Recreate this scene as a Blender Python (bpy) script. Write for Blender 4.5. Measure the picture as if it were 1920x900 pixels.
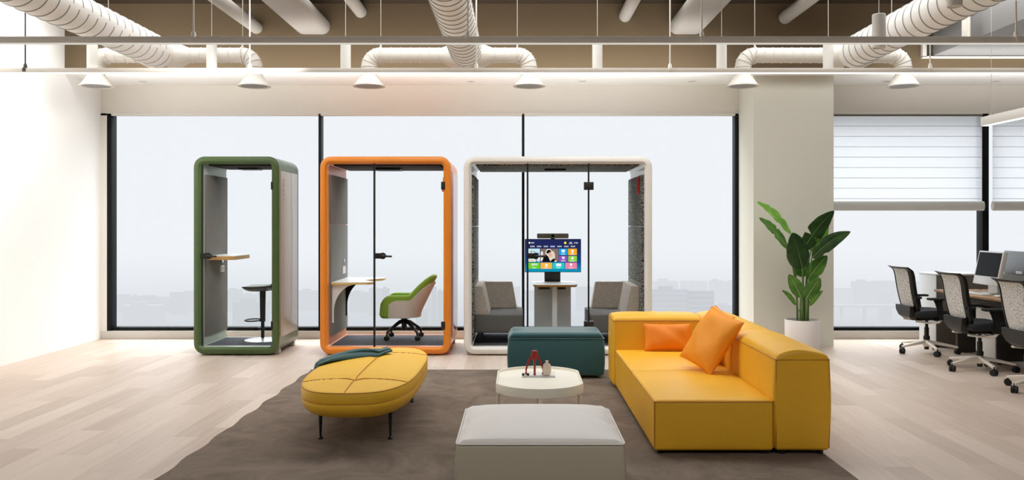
import bpy, bmesh, math, random
from mathutils import Vector, Matrix

for o in list(bpy.data.objects):
    bpy.data.objects.remove(o, do_unlink=True)
scene = bpy.context.scene
COL = scene.collection
PI = math.pi

# ------------------------------------------------------------------ camera
F, CX, CY, EYE = 1580.0, 972.0, 419.0, 1.525
cd = bpy.data.cameras.new('camera')
cam = bpy.data.objects.new('camera', cd)
COL.objects.link(cam)
cam.location = (0, 0, EYE)
cam.rotation_euler = (PI / 2, 0, 0)
cd.sensor_width = 36
cd.lens = F / 1920 * 36
cd.shift_x = -(CX - 960) / 1920
cd.shift_y = (CY - 450) / 1920
cd.clip_start = 0.05
cd.clip_end = 20000
scene.camera = cam
vs = scene.view_settings
vs.view_transform = 'Standard'
vs.look = 'None'
vs.gamma = 1
vs.exposure = 0.0
vs.use_curve_mapping = False
scene.cycles.transparent_max_bounces = 32

# ------------------------------------------------------------------ sky
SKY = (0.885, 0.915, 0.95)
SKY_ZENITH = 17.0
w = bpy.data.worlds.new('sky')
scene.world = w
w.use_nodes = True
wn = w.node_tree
# overcast sky: the zenith several times brighter than the horizon
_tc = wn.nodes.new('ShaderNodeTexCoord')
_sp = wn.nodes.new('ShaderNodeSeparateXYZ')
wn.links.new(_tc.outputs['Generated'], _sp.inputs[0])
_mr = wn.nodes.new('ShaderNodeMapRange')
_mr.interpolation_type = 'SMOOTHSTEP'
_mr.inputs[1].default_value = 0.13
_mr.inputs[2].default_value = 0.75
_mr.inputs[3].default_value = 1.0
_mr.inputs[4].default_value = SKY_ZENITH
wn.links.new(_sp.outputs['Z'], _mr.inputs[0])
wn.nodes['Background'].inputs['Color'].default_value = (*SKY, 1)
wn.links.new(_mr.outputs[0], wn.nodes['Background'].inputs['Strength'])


# ------------------------------------------------------------------ unseen fill lights added to the room, and window portals
def area_light(name, loc, sx, sy, power, color=(1, 0.99, 0.975), rot=(0, 0, 0), spread=180):
    ld = bpy.data.lights.new(name, 'AREA')
    ld.shape = 'RECTANGLE'
    ld.size, ld.size_y = sx, sy
    ld.energy = power
    ld.color = color
    ld.spread = math.radians(spread)
    o = bpy.data.objects.new(name, ld)
    o.location = loc
    o.rotation_euler = rot
    COL.objects.link(o)
    return o


area_light('ceiling_fill', (0.8, 7.9, 4.12), 11.0, 3.0, 330, spread=160)  # unseen overhead fill, added to brighten the whole room
area_light('left_wall_fill', (-4.75, 7.6, 4.08), 0.4, 4.0, 48, rot=(0, math.radians(38), 0), spread=120)  # fill added out of view to whiten the left wall
_sd = bpy.data.lights.new('wall_fill_spot', 'SPOT')  # added unseen spot that brightens the left wall further
_sd.energy = 400
_sd.color = (1, 0.99, 0.975)
_sd.spot_size = math.radians(54)
_sd.spot_blend = 0.9
_sd.shadow_soft_size = 0.25
_so = bpy.data.objects.new('wall_fill_spot', _sd)
_so.location = (-1.8, 7.0, 3.40)
_so.rotation_euler = (Vector((-5.5, 9.9, 1.1)) - Vector((-1.8, 7.0, 3.40))).to_track_quat('-Z', 'Y').to_euler()
COL.objects.link(_so)
area_light('rear_fill', (0.5, 0.6, 4.1), 9.0, 1.6, 150, rot=(math.radians(18), 0, 0), spread=150)  # unseen fill above the camera, added to lift camera-facing sides
for _x0, _x1 in ((-5.4, 2.9), (3.9, 9.5)):
    _o = area_light('window_portal', ((_x0 + _x1) / 2, 11.3, 1.55), _x1 - _x0, 2.9, 1, rot=(math.radians(-90), 0, 0))
    _o.data.cycles.is_portal = True
area_light('soffit_fill', (-1.35, 9.85, 3.02), 7.6, 0.12, 40, rot=(math.radians(155), 0, 0), spread=140)  # added fill, no real fitting, brightens soffit and header
area_light('soffit_fill', (6.7, 9.85, 3.02), 4.6, 0.12, 22, rot=(math.radians(155), 0, 0), spread=140)  # second added soffit fill, past the column


# ------------------------------------------------------------------ materials
def lin(c):
    c = c / 255.0
    return c / 12.92 if c <= 0.04045 else ((c + 0.055) / 1.055) ** 2.4


def rgb(c):
    return (lin(c[0]), lin(c[1]), lin(c[2]), 1)


def N(nt, t, **kw):
    n = nt.nodes.new(t)
    for k, v in kw.items():
        setattr(n, k, v)
    return n


def mat(name, c, rough=0.5, metal=0.0, var=None, bump=None, coat=0.0, spec=0.5, sheen=0.0, trans=None):
    """var=(scale, amount, stretch) mottles the colour, bump=(scale, distance) roughens the surface"""
    m = bpy.data.materials.new(name)
    m.use_nodes = True
    nt = m.node_tree
    b = nt.nodes['Principled BSDF']
    b.inputs['Base Color'].default_value = rgb(c)
    b.inputs['Roughness'].default_value = rough
    b.inputs['Metallic'].default_value = metal
    b.inputs['Specular IOR Level'].default_value = spec
    b.inputs['Coat Weight'].default_value = coat
    b.inputs['Coat Roughness'].default_value = 0.12
    b.inputs['Sheen Weight'].default_value = sheen
    tc = N(nt, 'ShaderNodeTexCoord')
    if var:
        mp = N(nt, 'ShaderNodeMapping')
        mp.inputs['Scale'].default_value = var[2] if len(var) > 2 else (1, 1, 1)
        no = N(nt, 'ShaderNodeTexNoise')
        no.inputs['Scale'].default_value = var[0]
        no.inputs['Detail'].default_value = 5
        nt.links.new(tc.outputs['Object'], mp.inputs['Vector'])
        nt.links.new(mp.outputs['Vector'], no.inputs['Vector'])
        mr = N(nt, 'ShaderNodeMapRange')
        mr.inputs[1].default_value = 0.3
        mr.inputs[2].default_value = 0.7
        mr.inputs[3].default_value = 1 - var[1]
        mr.inputs[4].default_value = 1 + var[1]
        nt.links.new(no.outputs['Fac'], mr.inputs[0])
        mx = N(nt, 'ShaderNodeVectorMath', operation='SCALE')
        mx.inputs[0].default_value = rgb(c)[:3]
        nt.links.new(mr.outputs[0], mx.inputs['Scale'])
        nt.links.new(mx.outputs[0], b.inputs['Base Color'])
    if bump:
        no = N(nt, 'ShaderNodeTexNoise')
        no.inputs['Scale'].default_value = bump[0]
        no.inputs['Detail'].default_value = 3
        nt.links.new(tc.outputs['Object'], no.inputs['Vector'])
        bp = N(nt, 'ShaderNodeBump')
        bp.inputs['Distance'].default_value = bump[1]
        bp.inputs['Strength'].default_value = 0.6
        nt.links.new(no.outputs['Fac'], bp.inputs['Height'])
        nt.links.new(bp.outputs['Normal'], b.inputs['Normal'])
    return m


def emit(name, c, s=1.0):
    m = bpy.data.materials.new(name)
    m.use_nodes = True
    nt = m.node_tree
    nt.nodes.clear()
    e = N(nt, 'ShaderNodeEmission')
    e.inputs['Color'].default_value = rgb(c)
    e.inputs['Strength'].default_value = s
    o = N(nt, 'ShaderNodeOutputMaterial')
    nt.links.new(e.outputs[0], o.inputs['Surface'])
    return m


def glass(name, tint=(0.97, 0.985, 0.98), refl=0.06):
    m = bpy.data.materials.new(name)
    m.use_nodes = True
    nt = m.node_tree
    nt.nodes.clear()
    t = N(nt, 'ShaderNodeBsdfTransparent')
    t.inputs['Color'].default_value = (*tint, 1)
    g = N(nt, 'ShaderNodeBsdfGlossy')
    g.inputs['Roughness'].default_value = 0.0
    g.inputs['Color'].default_value = (1, 1, 1, 1)
    lw = N(nt, 'ShaderNodeLayerWeight')
    lw.inputs['Blend'].default_value = 0.15
    mu = N(nt, 'ShaderNodeMath', operation='MULTIPLY')
    mu.inputs[1].default_value = refl * 4
    nt.links.new(lw.outputs['Fresnel'], mu.inputs[0])
    mx = N(nt, 'ShaderNodeMixShader')
    nt.links.new(mu.outputs[0], mx.inputs[0])
    nt.links.new(t.outputs[0], mx.inputs[1])
    nt.links.new(g.outputs[0], mx.inputs[2])
    o = N(nt, 'ShaderNodeOutputMaterial')
    nt.links.new(mx.outputs[0], o.inputs['Surface'])
    return m


def fabric(name, c1, c2, scale=120, rough=0.95, stretch=(1, 1, 1), thr=(0.42, 0.58)):
    """two-tone woven or felted cloth"""
    m = bpy.data.materials.new(name)
    m.use_nodes = True
    nt = m.node_tree
    b = nt.nodes['Principled BSDF']
    b.inputs['Roughness'].default_value = rough
    b.inputs['Specular IOR Level'].default_value = 0.2
    tc = N(nt, 'ShaderNodeTexCoord')
    mp = N(nt, 'ShaderNodeMapping')
    mp.inputs['Scale'].default_value = stretch
    no = N(nt, 'ShaderNodeTexNoise')
    no.inputs['Scale'].default_value = scale
    no.inputs['Detail'].default_value = 3
    nt.links.new(tc.outputs['Object'], mp.inputs['Vector'])
    nt.links.new(mp.outputs['Vector'], no.inputs['Vector'])
    cr = N(nt, 'ShaderNodeValToRGB')
    cr.color_ramp.elements[0].position = thr[0]
    cr.color_ramp.elements[1].position = thr[1]
    cr.color_ramp.elements[0].color = rgb(c1)
    cr.color_ramp.elements[1].color = rgb(c2)
    nt.links.new(no.outputs['Fac'], cr.inputs['Fac'])
    nt.links.new(cr.outputs['Color'], b.inputs['Base Color'])
    bp = N(nt, 'ShaderNodeBump')
    bp.inputs['Distance'].default_value = 0.002
    bp.inputs['Strength'].default_value = 0.5
    nt.links.new(no.outputs['Fac'], bp.inputs['Height'])
    nt.links.new(bp.outputs['Normal'], b.inputs['Normal'])
    return m


def plank_material():
    m = bpy.data.materials.new('light_oak_planks')
    m.use_nodes = True
    nt = m.node_tree
    L = nt.links.new
    b = nt.nodes['Principled BSDF']
    b.inputs['Roughness'].default_value = 0.42
    b.inputs['Specular IOR Level'].default_value = 0.4
    tc = N(nt, 'ShaderNodeTexCoord')
    sp = N(nt, 'ShaderNodeSeparateXYZ')
    L(tc.outputs['Object'], sp.inputs[0])

    def M(op, a, bb=None):
        n = N(nt, 'ShaderNodeMath', operation=op)
        for i, v in enumerate((a, bb)):
            if v is None:
                continue
            if isinstance(v, (int, float)):
                n.inputs[i].default_value = v
            else:
                L(v, n.inputs[i])
        return n.outputs[0]
    xs = M('DIVIDE', sp.outputs['X'], 0.19)
    row = M('FLOOR', xs)
    wn1 = N(nt, 'ShaderNodeTexWhiteNoise', noise_dimensions='1D')
    L(row, wn1.inputs['W'])
    ys = M('ADD', M('DIVIDE', sp.outputs['Y'], 1.25), M('MULTIPLY', wn1.outputs['Value'], 7.0))
    col = M('FLOOR', ys)
    cb = N(nt, 'ShaderNodeCombineXYZ')
    L(row, cb.inputs[0])
    L(col, cb.inputs[1])
    wn2 = N(nt, 'ShaderNodeTexWhiteNoise', noise_dimensions='2D')
    L(cb.outputs[0], wn2.inputs['Vector'])
    # grain: streaks along the plank, shifted per plank
    gv = N(nt, 'ShaderNodeCombineXYZ')
    L(M('MULTIPLY', sp.outputs['X'], 26.0), gv.inputs[0])
    L(M('ADD', M('MULTIPLY', sp.outputs['Y'], 1.6), M('MULTIPLY', wn2.outputs['Value'], 60.0)), gv.inputs[1])
    L(M('MULTIPLY', wn2.outputs['Value'], 31.0), gv.inputs[2])
    no = N(nt, 'ShaderNodeTexNoise')
    no.inputs['Scale'].default_value = 1.0
    no.inputs['Detail'].default_value = 6
    no.inputs['Distortion'].default_value = 0.6
    L(gv.outputs[0], no.inputs['Vector'])
    cr = N(nt, 'ShaderNodeValToRGB')
    cr.color_ramp.elements[0].position = 0.0
    cr.color_ramp.elements[1].position = 1.0
    cr.color_ramp.elements[0].color = rgb((188, 169, 151))
    cr.color_ramp.elements[1].color = rgb((222, 205, 190))
    e = cr.color_ramp.elements.new(0.5)
    e.color = rgb((206, 188, 172))
    fac = M('ADD', M('MULTIPLY', wn2.outputs['Value'], 0.62), M('MULTIPLY', M('SUBTRACT', no.outputs['Fac'], 0.3), 0.75))
    L(fac, cr.inputs['Fac'])
    fx = M('ABSOLUTE', M('SUBTRACT', M('FRACT', xs), 0.5))
    fy = M('ABSOLUTE', M('SUBTRACT', M('FRACT', ys), 0.5))
    edge = M('MAXIMUM', M('GREATER_THAN', fx, 0.492), M('GREATER_THAN', fy, 0.4988))
    mx = N(nt, 'ShaderNodeMix', data_type='RGBA')
    L(M('MULTIPLY', edge, 0.35), mx.inputs['Factor'])
    L(cr.outputs['Color'], mx.inputs['A'])
    mx.inputs['B'].default_value = rgb((150, 128, 110))
    L(mx.outputs['Result'], b.inputs['Base Color'])
    bp = N(nt, 'ShaderNodeBump')
    bp.inputs['Distance'].default_value = 0.0006
    bp.inputs['Strength'].default_value = 0.5
    L(no.outputs['Fac'], bp.inputs['Height'])
    L(bp.outputs['Normal'], b.inputs['Normal'])
    return m


def rug_material():
    m = bpy.data.materials.new('taupe_rug_pile')
    m.use_nodes = True
    nt = m.node_tree
    L = nt.links.new
    b = nt.nodes['Principled BSDF']
    b.inputs['Roughness'].default_value = 1.0
    b.inputs['Specular IOR Level'].default_value = 0.1
    tc = N(nt, 'ShaderNodeTexCoord')
    n1 = N(nt, 'ShaderNodeTexNoise')
    n1.inputs['Scale'].default_value = 2.2
    n1.inputs['Detail'].default_value = 12
    n1.inputs['Roughness'].default_value = 0.72
    n1.inputs['Distortion'].default_value = 1.2
    L(tc.outputs['Object'], n1.inputs['Vector'])
    cr = N(nt, 'ShaderNodeValToRGB')
    cr.color_ramp.elements[0].position = 0.3
    cr.color_ramp.elements[1].position = 0.72
    cr.color_ramp.elements[0].color = rgb((105, 93, 82))
    cr.color_ramp.elements[1].color = rgb((146, 132, 119))
    L(n1.outputs['Fac'], cr.inputs['Fac'])
    L(cr.outputs['Color'], b.inputs['Base Color'])
    n2 = N(nt, 'ShaderNodeTexNoise')
    n2.inputs['Scale'].default_value = 160
    L(tc.outputs['Object'], n2.inputs['Vector'])
    bp = N(nt, 'ShaderNodeBump')
    bp.inputs['Distance'].default_value = 0.004
    L(n2.outputs['Fac'], bp.inputs['Height'])
    bp2 = N(nt, 'ShaderNodeBump')
    bp2.inputs['Distance'].default_value = 0.012
    L(n1.outputs['Fac'], bp2.inputs['Height'])
    L(bp.outputs['Normal'], bp2.inputs['Normal'])
    L(bp2.outputs['Normal'], b.inputs['Normal'])
    return m


def wood(name, c1, c2, stretch=(1.5, 18, 18)):
    return fabric(name, c1, c2, scale=3, rough=0.4, stretch=stretch, thr=(0.3, 0.7))


def leaf_material(name, c1, c2):
    m = fabric(name, c1, c2, scale=9, rough=0.38, thr=(0.35, 0.65))
    nt = m.node_tree
    b = nt.nodes['Principled BSDF']
    b.inputs['Specular IOR Level'].default_value = 0.5
    tr = N(nt, 'ShaderNodeBsdfTranslucent')
    tr.inputs['Color'].default_value = rgb((150, 200, 40))
    mx = N(nt, 'ShaderNodeMixShader')
    mx.inputs[0].default_value = 0.14
    nt.links.new(b.outputs[0], mx.inputs[1])
    nt.links.new(tr.outputs[0], mx.inputs[2])
    nt.links.new(mx.outputs[0], nt.nodes['Material Output'].inputs['Surface'])
    return m


def blind_material():
    m = bpy.data.materials.new('white_blind_cloth')
    m.use_nodes = True
    nt = m.node_tree
    nt.nodes.clear()
    d = N(nt, 'ShaderNodeBsdfDiffuse')
    d.inputs['Color'].default_value = (0.85, 0.86, 0.88, 1)
    t = N(nt, 'ShaderNodeBsdfTranslucent')
    t.inputs['Color'].default_value = (0.82, 0.84, 0.86, 1)
    tp = N(nt, 'ShaderNodeBsdfTransparent')
    m1 = N(nt, 'ShaderNodeMixShader')
    m1.inputs[0].default_value = 0.7
    m2 = N(nt, 'ShaderNodeMixShader')
    m2.inputs[0].default_value = 0.35
    nt.links.new(d.outputs[0], m1.inputs[1])
    nt.links.new(t.outputs[0], m1.inputs[2])
    nt.links.new(m1.outputs[0], m2.inputs[1])
    nt.links.new(tp.outputs[0], m2.inputs[2])
    o = N(nt, 'ShaderNodeOutputMaterial')
    nt.links.new(m2.outputs[0], o.inputs['Surface'])
    return m


M = {}
M['white_wall'] = mat('white_wall_paint', (246, 245, 242), 0.9, spec=0.2)
M['column'] = mat('column_paint', (222, 220, 208), 0.85, spec=0.2)
M['header'] = mat('header_paint', (232, 228, 220), 0.85, spec=0.2)
M['soffit'] = mat('soffit_paint', (248, 247, 244), 0.9, spec=0.2)
M['tan'] = mat('tan_bulkhead_paint', (116, 100, 78), 0.9, spec=0.2, var=(0.6, 0.05))
M['slab'] = mat('dark_ceiling_slab', (62, 52, 42), 0.95, spec=0.1)
M['rear'] = mat('rear_wall_paint', (176, 172, 166), 0.9, spec=0.2)
M['curb'] = mat('window_curb', (205, 200, 194), 0.7)
M['mullion'] = mat('black_window_profile', (10, 12, 14), 0.5, spec=0.2)
M['glass'] = glass('window_glass', (0.993, 0.995, 0.995), 0.02)
M['booth_glass'] = glass('booth_glass', (0.994, 0.997, 0.997), 0.03)
M['blind'] = blind_material()
M['blind_line'] = mat('blind_pleat', (150, 152, 156), 0.8)
M['roll'] = mat('rolled_blind_hem', (205, 205, 200), 0.8)
M['planks'] = plank_material()
M['rug'] = rug_material()
M['duct'] = mat('white_spiral_duct', (247, 246, 243), 0.5)
M['duct_seam'] = mat('duct_seam_shade', (160, 158, 153), 0.5)  # grey puts the seams' shadow into the colour
M['branch'] = mat('branch_duct_white', (226, 222, 214), 0.55)
M['pipe'] = mat('grey_painted_pipe', (172, 169, 163), 0.45)
M['metalduct'] = mat('grey_sheet_duct', (150, 150, 150), 0.5)
M['rail'] = mat('light_rail_paint', (238, 232, 222), 0.5)
M['led'] = emit('led_diffuser', (255, 252, 246), 2.2)
M['led_soft'] = emit('dim_led_diffuser', (214, 208, 198), 1.0)
M['pendant'] = mat('white_pendant_can', (228, 226, 220), 0.45)
M['wire'] = mat('steel_wire', (200, 196, 188), 0.4, 0.5)
M['rod_dark'] = mat('dark_rod', (70, 66, 60), 0.4)
M['black'] = mat('black_plastic', (16, 17, 18), 0.42)
M['black_soft'] = mat('black_rubber', (20, 20, 21), 0.7)
M['hinge'] = mat('dark_hinge_metal', (48, 46, 42), 0.4, 0.4)
M['green'] = mat('olive_green_enamel', (74, 97, 52), 0.38, coat=0.15)
M['green_side'] = mat('sage_grey_panel', (176, 182, 170), 0.35, coat=0.5)
M['green_in'] = mat('sage_inner_trim', (176, 186, 170), 0.35)
M['orange'] = mat('orange_enamel', (238, 140, 34), 0.35, coat=0.3)
M['orange_side'] = mat('coral_panel', (206, 122, 92), 0.3, coat=0.8)
M['orange_in'] = mat('peach_inner_trim', (222, 150, 112), 0.35)
M['wbooth'] = mat('warm_white_enamel', (236, 232, 225), 0.35, coat=0.3)
M['felt'] = mat('grey_acoustic_felt', (122, 118, 112), 0.95, spec=0.1, bump=(300, 0.001), var=(6, 0.05))
M['felt2'] = mat('mid_grey_acoustic_felt', (134, 135, 132), 0.95, spec=0.1, bump=(300, 0.001), var=(6, 0.05))
M['tweed'] = fabric('charcoal_tweed_felt', (40, 40, 38), (168, 167, 158), 70, thr=(0.40, 0.64))
M['dark_lining'] = mat('dark_booth_ceiling', (58, 54, 50), 0.9, bump=(200, 0.001))
M['carpet'] = fabric('charcoal_booth_carpet', (58, 59, 63), (92, 93, 98), 140)
M['yellow'] = mat('mustard_leather', (245, 187, 44), 0.42, spec=0.45, bump=(260, 0.0006), var=(3, 0.03))
M['yellow_seam'] = mat('ochre_piping', (190, 128, 32), 0.55)
M['yellow2'] = mat('yellow_upholstery', (240, 190, 52), 0.5, spec=0.4, bump=(260, 0.0006))
M['orange_cushion'] = mat('orange_cushion_cloth', (250, 158, 16), 0.6, bump=(220, 0.0008))
M['orange_cushion2'] = mat('deep_orange_cushion_cloth', (244, 140, 14), 0.6, bump=(220, 0.0008))
M['yellow_cushion'] = mat('golden_cushion_cloth', (240, 172, 46), 0.6, sheen=0.2)
M['teal'] = mat('teal_wool', (34, 82, 84), 0.85, sheen=0.35, bump=(240, 0.001))
M['teal_block'] = mat('teal_upholstery', (38, 92, 98), 0.7, sheen=0.6, bump=(240, 0.001))
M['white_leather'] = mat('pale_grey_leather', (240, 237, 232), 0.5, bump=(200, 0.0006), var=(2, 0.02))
M['white_leather_shaded'] = mat('shaded_pale_leather', (170, 163, 144), 0.6, bump=(200, 0.0006))  # pale leather darkened so the ottoman's sides carry shade in colour
M['cream'] = mat('cream_powder_coat', (250, 246, 231), 0.4)
M['red'] = mat('red_lacquer', (150, 22, 18), 0.3, coat=0.4)
M['red_plastic'] = mat('red_plastic', (178, 30, 34), 0.4)
M['ceramic'] = mat('blush_ceramic', (224, 206, 190), 0.5)
M['acrylic'] = glass('clear_acrylic', (0.93, 0.94, 0.94), 0.15)
M['white_gloss'] = mat('white_laminate', (242, 242, 240), 0.3)
M['ply'] = wood('plywood_edge', (176, 128, 70), (206, 164, 104))
M['ply_yellow'] = wood('pale_plywood_edge', (206, 170, 96), (230, 200, 130))
M['walnut'] = wood('brown_worktop', (150, 112, 76), (190, 152, 112), stretch=(18, 1.5, 18))
M['chrome'] = mat('chrome', (220, 222, 224), 0.15, 1.0)
M['steel'] = mat('polished_disc', (228, 230, 232), 0.25, 0.6)
M['stool_green'] = mat('dark_olive_leather', (84, 92, 78), 0.4)
M['lime'] = mat('lime_wool', (134, 172, 52), 0.85, sheen=0.3, bump=(260, 0.001))
M['shell_grey'] = mat('pale_grey_shell_cloth', (206, 202, 192), 0.8, bump=(260, 0.001))
M['bench_seat'] = fabric('dark_grey_bench_cloth', (84, 83, 80), (112, 110, 106), 160)
M['bench_back'] = fabric('warm_grey_bench_cloth', (158, 148, 138), (190, 180, 168), 120)
M['grey_panel'] = mat('light_grey_panel', (216, 216, 213), 0.5)
M['screen_black'] = mat('black_screen', (5, 6, 8), 0.35, spec=0.12)
M['bezel'] = mat('black_bezel', (10, 11, 14), 0.3)
M['gunmetal'] = mat('gunmetal_grille', (112, 108, 98), 0.45, 0.3)
M['pot'] = mat('matt_white_pot', (232, 226, 222), 0.55)
M['soil'] = mat('dark_potting_soil', (52, 42, 32), 0.95, bump=(60, 0.01))
M['leaf_dark'] = leaf_material('dark_green_leaf', (26, 54, 24), (48, 84, 36))
M['leaf_mid'] = leaf_material('mid_green_leaf', (56, 104, 36), (92, 142, 54))
M['leaf_bright'] = leaf_material('bright_green_leaf', (92, 160, 40), (140, 196, 66))
M['stem'] = mat('green_stalk', (82, 112, 52), 0.5)
M['midrib'] = mat('pale_green_midrib', (140, 168, 84), 0.5)
M['mesh_back'] = fabric('mottled_grey_mesh', (140, 141, 140), (240, 240, 238), 110, thr=(0.34, 0.60))
M['seat_black'] = mat('black_seat_cloth', (34, 35, 38), 0.9, bump=(260, 0.001))
M['alu'] = mat('champagne_aluminium', (236, 229, 218), 0.4, 0.15)
M['cab_lit'] = mat('lit_cabinet_face', (206, 208, 208), 0.5)  # side and top paled, window light put into the colour
M['cab_dark'] = mat('taupe_cabinet_front', (100, 92, 84), 0.6)
M['ped_dark'] = mat('charcoal_pedestal', (58, 54, 50), 0.6)
M['imac'] = mat('silver_monitor_case', (226, 226, 226), 0.3, 0.3)
M['grey_case'] = mat('grey_monitor_case', (150, 156, 160), 0.4, 0.2)
M['city'] = mat('distant_concrete', (44, 50, 62), 0.9, spec=0.1)
M['city2'] = mat('distant_grey_facade', (56, 62, 74), 0.9, spec=0.1)
M['city_light'] = mat('distant_pale_facade', (88, 92, 98), 0.9, spec=0.1)
M['ground'] = mat('distant_ground', (46, 52, 60), 0.95, spec=0.1, var=(0.004, 0.25))


# ------------------------------------------------------------------ geometry helpers
def px(x, y, Y):
    """the point on the plane Y seen at that place of the photograph"""
    return Vector(((x - CX) / F * Y, Y, EYE - (y - CY) / F * Y))


class MB:
    def __init__(s):
        s.bm = bmesh.new()

    def v(s, p):
        return s.bm.verts.new(p)

    def face(s, vs_):
        try:
            return s.bm.faces.new(vs_)
        except ValueError:
            return None

    def box(s, x0, x1, y0, y1, z0, z1, bev=0.0, seg=2, M4=None):
        vs_ = [s.v((x, y, z)) for z in (z0, z1) for x, y in ((x0, y0), (x1, y0), (x1, y1), (x0, y1))]
        fs = [(3, 2, 1, 0), (4, 5, 6, 7), (0, 1, 5, 4), (1, 2, 6, 5), (2, 3, 7, 6), (3, 0, 4, 7)]
        faces = [s.face([vs_[i] for i in f]) for f in fs]
        if bev > 0:
            edges = list({e for f in faces for e in f.edges})
            r = bmesh.ops.bevel(s.bm, geom=edges, offset=bev, segments=seg, affect='EDGES', profile=0.5)
            vs_ = list({v for f in r['faces'] for v in f.verts} | {v for v in vs_ if v.is_valid})
        if M4 is not None:
            vv = set()
            st = [v for v in vs_ if v.is_valid]
            bmesh.ops.transform(s.bm, matrix=M4, verts=st)
        return s

    def grid(s, pts, closed_u=False, closed_v=False):
        """pts[i][j] -> quads"""
        vv = [[s.v(p) for p in row] for row in pts]
        nu, nv = len(vv), len(vv[0])
        for i in range(nu if closed_u else nu - 1):
            for j in range(nv if closed_v else nv - 1):
                a, b = vv[i][j], vv[(i + 1) % nu][j]
                c, d = vv[(i + 1) % nu][(j + 1) % nv], vv[i][(j + 1) % nv]
                s.face([a, b, c, d])
        return vv

    def cyl(s, p0, p1, r0, r1=None, n=20, caps=True):
        return s.tube([p0, p1], [r0, r0 if r1 is None else r1], n, caps)

    def tube(s, path, rad, n=12, caps=True, flat=None):
        path = [Vector(p) for p in path]
        if isinstance(rad, (int, float)):
            rad = [rad] * len(path)
        t0 = (path[1] - path[0]).normalized()
        up = Vector((0, 0, 1)) if abs(t0.z) < 0.9 else Vector((1, 0, 0))
        u = (up - t0 * up.dot(t0)).normalized()
        rows = []
        for i, p in enumerate(path):
            if i == 0:
                t = path[1] - path[0]
            elif i == len(path) - 1:
                t = path[-1] - path[-2]
            else:
                t = (path[i + 1] - path[i]).normalized() + (path[i] - path[i - 1]).normalized()
            t.normalize()
            u = u - t * u.dot(t)
            u.normalize()
            w_ = t.cross(u)
            r = rad[i]
            fu = flat[0] if flat else 1
            fw = flat[1] if flat else 1
            rows.append([p + u * (math.cos(2 * PI * k / n) * r * fu) + w_ * (math.sin(2 * PI * k / n) * r * fw) for k in range(n)])
        vv = s.grid(rows, closed_v=True)
        if caps:
            s.face(vv[0])
            s.face(list(reversed(vv[-1])))
        return s

    def loop_tube(s, path, rad, n=8):
        path = [Vector(p) for p in path]
        m = len(path)
        rows = []
        for i, p in enumerate(path):
            t = (path[(i + 1) % m] - path[i - 1]).normalized()
            up = Vector((0, 0, 1)) if abs(t.z) < 0.95 else Vector((1, 0, 0))
            u = (up - t * up.dot(t)).normalized()
            w_ = t.cross(u)
            rows.append([p + u * (math.cos(2 * PI * k / n) * rad) + w_ * (math.sin(2 * PI * k / n) * rad) for k in range(n)])
        s.grid(rows, closed_u=True, closed_v=True)
        return s

    def lathe(s, prof, c, n=40, axis='Z', caps=True):
        c = Vector(c)
        rows = []
        for r, h in prof:
            row = []
            for k in range(n):
                a = 2 * PI * k / n
                if axis == 'Z':
                    row.append(c + Vector((r * math.cos(a), r * math.sin(a), h)))
                elif axis == 'Y':
                    row.append(c + Vector((r * math.cos(a), h, r * math.sin(a))))
                else:
                    row.append(c + Vector((h, r * math.cos(a), r * math.sin(a))))
            rows.append(row)
        vv = s.grid(rows, closed_v=True)
        if caps:
            s.face(list(reversed(vv[0])))
            s.face(vv[-1])
        return s

    def prism(s, poly, a0, a1, axis='Z'):
        def P3(p, a):
            if axis == 'Z':
                return (p[0], p[1], a)
            if axis == 'Y':
                return (p[0], a, p[1])
            return (a, p[0], p[1])
        lo = [s.v(P3(p, a0)) for p in poly]
        hi = [s.v(P3(p, a1)) for p in poly]
        n = len(poly)
        for i in range(n):
            s.face([lo[i], lo[(i + 1) % n], hi[(i + 1) % n], hi[i]])
        s.face(list(reversed(lo)))
        s.face(hi)
        return s

    def loft(s, sections, closed=True):
        """sections: list of closed loops of equal count"""
        vv = s.grid(sections, closed_v=True)
        if closed:
            s.face(list(reversed(vv[0])))
            s.face(vv[-1])
        return s

    def soft(s, lo, hi, r, fn=None, inner=10, seg=4):
        """a box with round edges, then bent by fn(point, u, v, w) with u, v, w in -1..1"""
        lo, hi = Vector(lo), Vector(hi)

        def axis(a, b):
            e = [a + r * (1 - math.tan(PI / 4 * (1 - k / seg))) for k in range(seg + 1)]
            m = [a + r + (b - a - 2 * r) * k / inner for k in range(1, inner)]
            return e + m + [a + b - q for q in reversed(e)]
        ax = [axis(lo[i], hi[i]) for i in range(3)]
        cache = {}

        def vert(i, j, k):
            key = (i, j, k)
            if key not in cache:
                p = Vector((ax[0][i], ax[1][j], ax[2][k]))
                q = Vector([min(max(p[t], lo[t] + r), hi[t] - r) for t in range(3)])
                d = p - q
                if d.length > 1e-9:
                    p = q + d.normalized() * r
                if fn:
                    uvw = [2 * (p[t] - lo[t]) / (hi[t] - lo[t]) - 1 for t in range(3)]
                    p = fn(p, *uvw)
                cache[key] = s.v(p)
            return cache[key]
        n = [len(a) for a in ax]
        for i in range(n[0] - 1):
            for j in range(n[1] - 1):
                s.face([vert(i, j, 0), vert(i, j + 1, 0), vert(i + 1, j + 1, 0), vert(i + 1, j, 0)])
                K = n[2] - 1
                s.face([vert(i, j, K), vert(i + 1, j, K), vert(i + 1, j + 1, K), vert(i, j + 1, K)])
            for k in range(n[2] - 1):
                s.face([vert(i, 0, k), vert(i + 1, 0, k), vert(i + 1, 0, k + 1), vert(i, 0, k + 1)])
                J = n[1] - 1
                s.face([vert(i, J, k), vert(i, J, k + 1), vert(i + 1, J, k + 1), vert(i + 1, J, k)])
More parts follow.
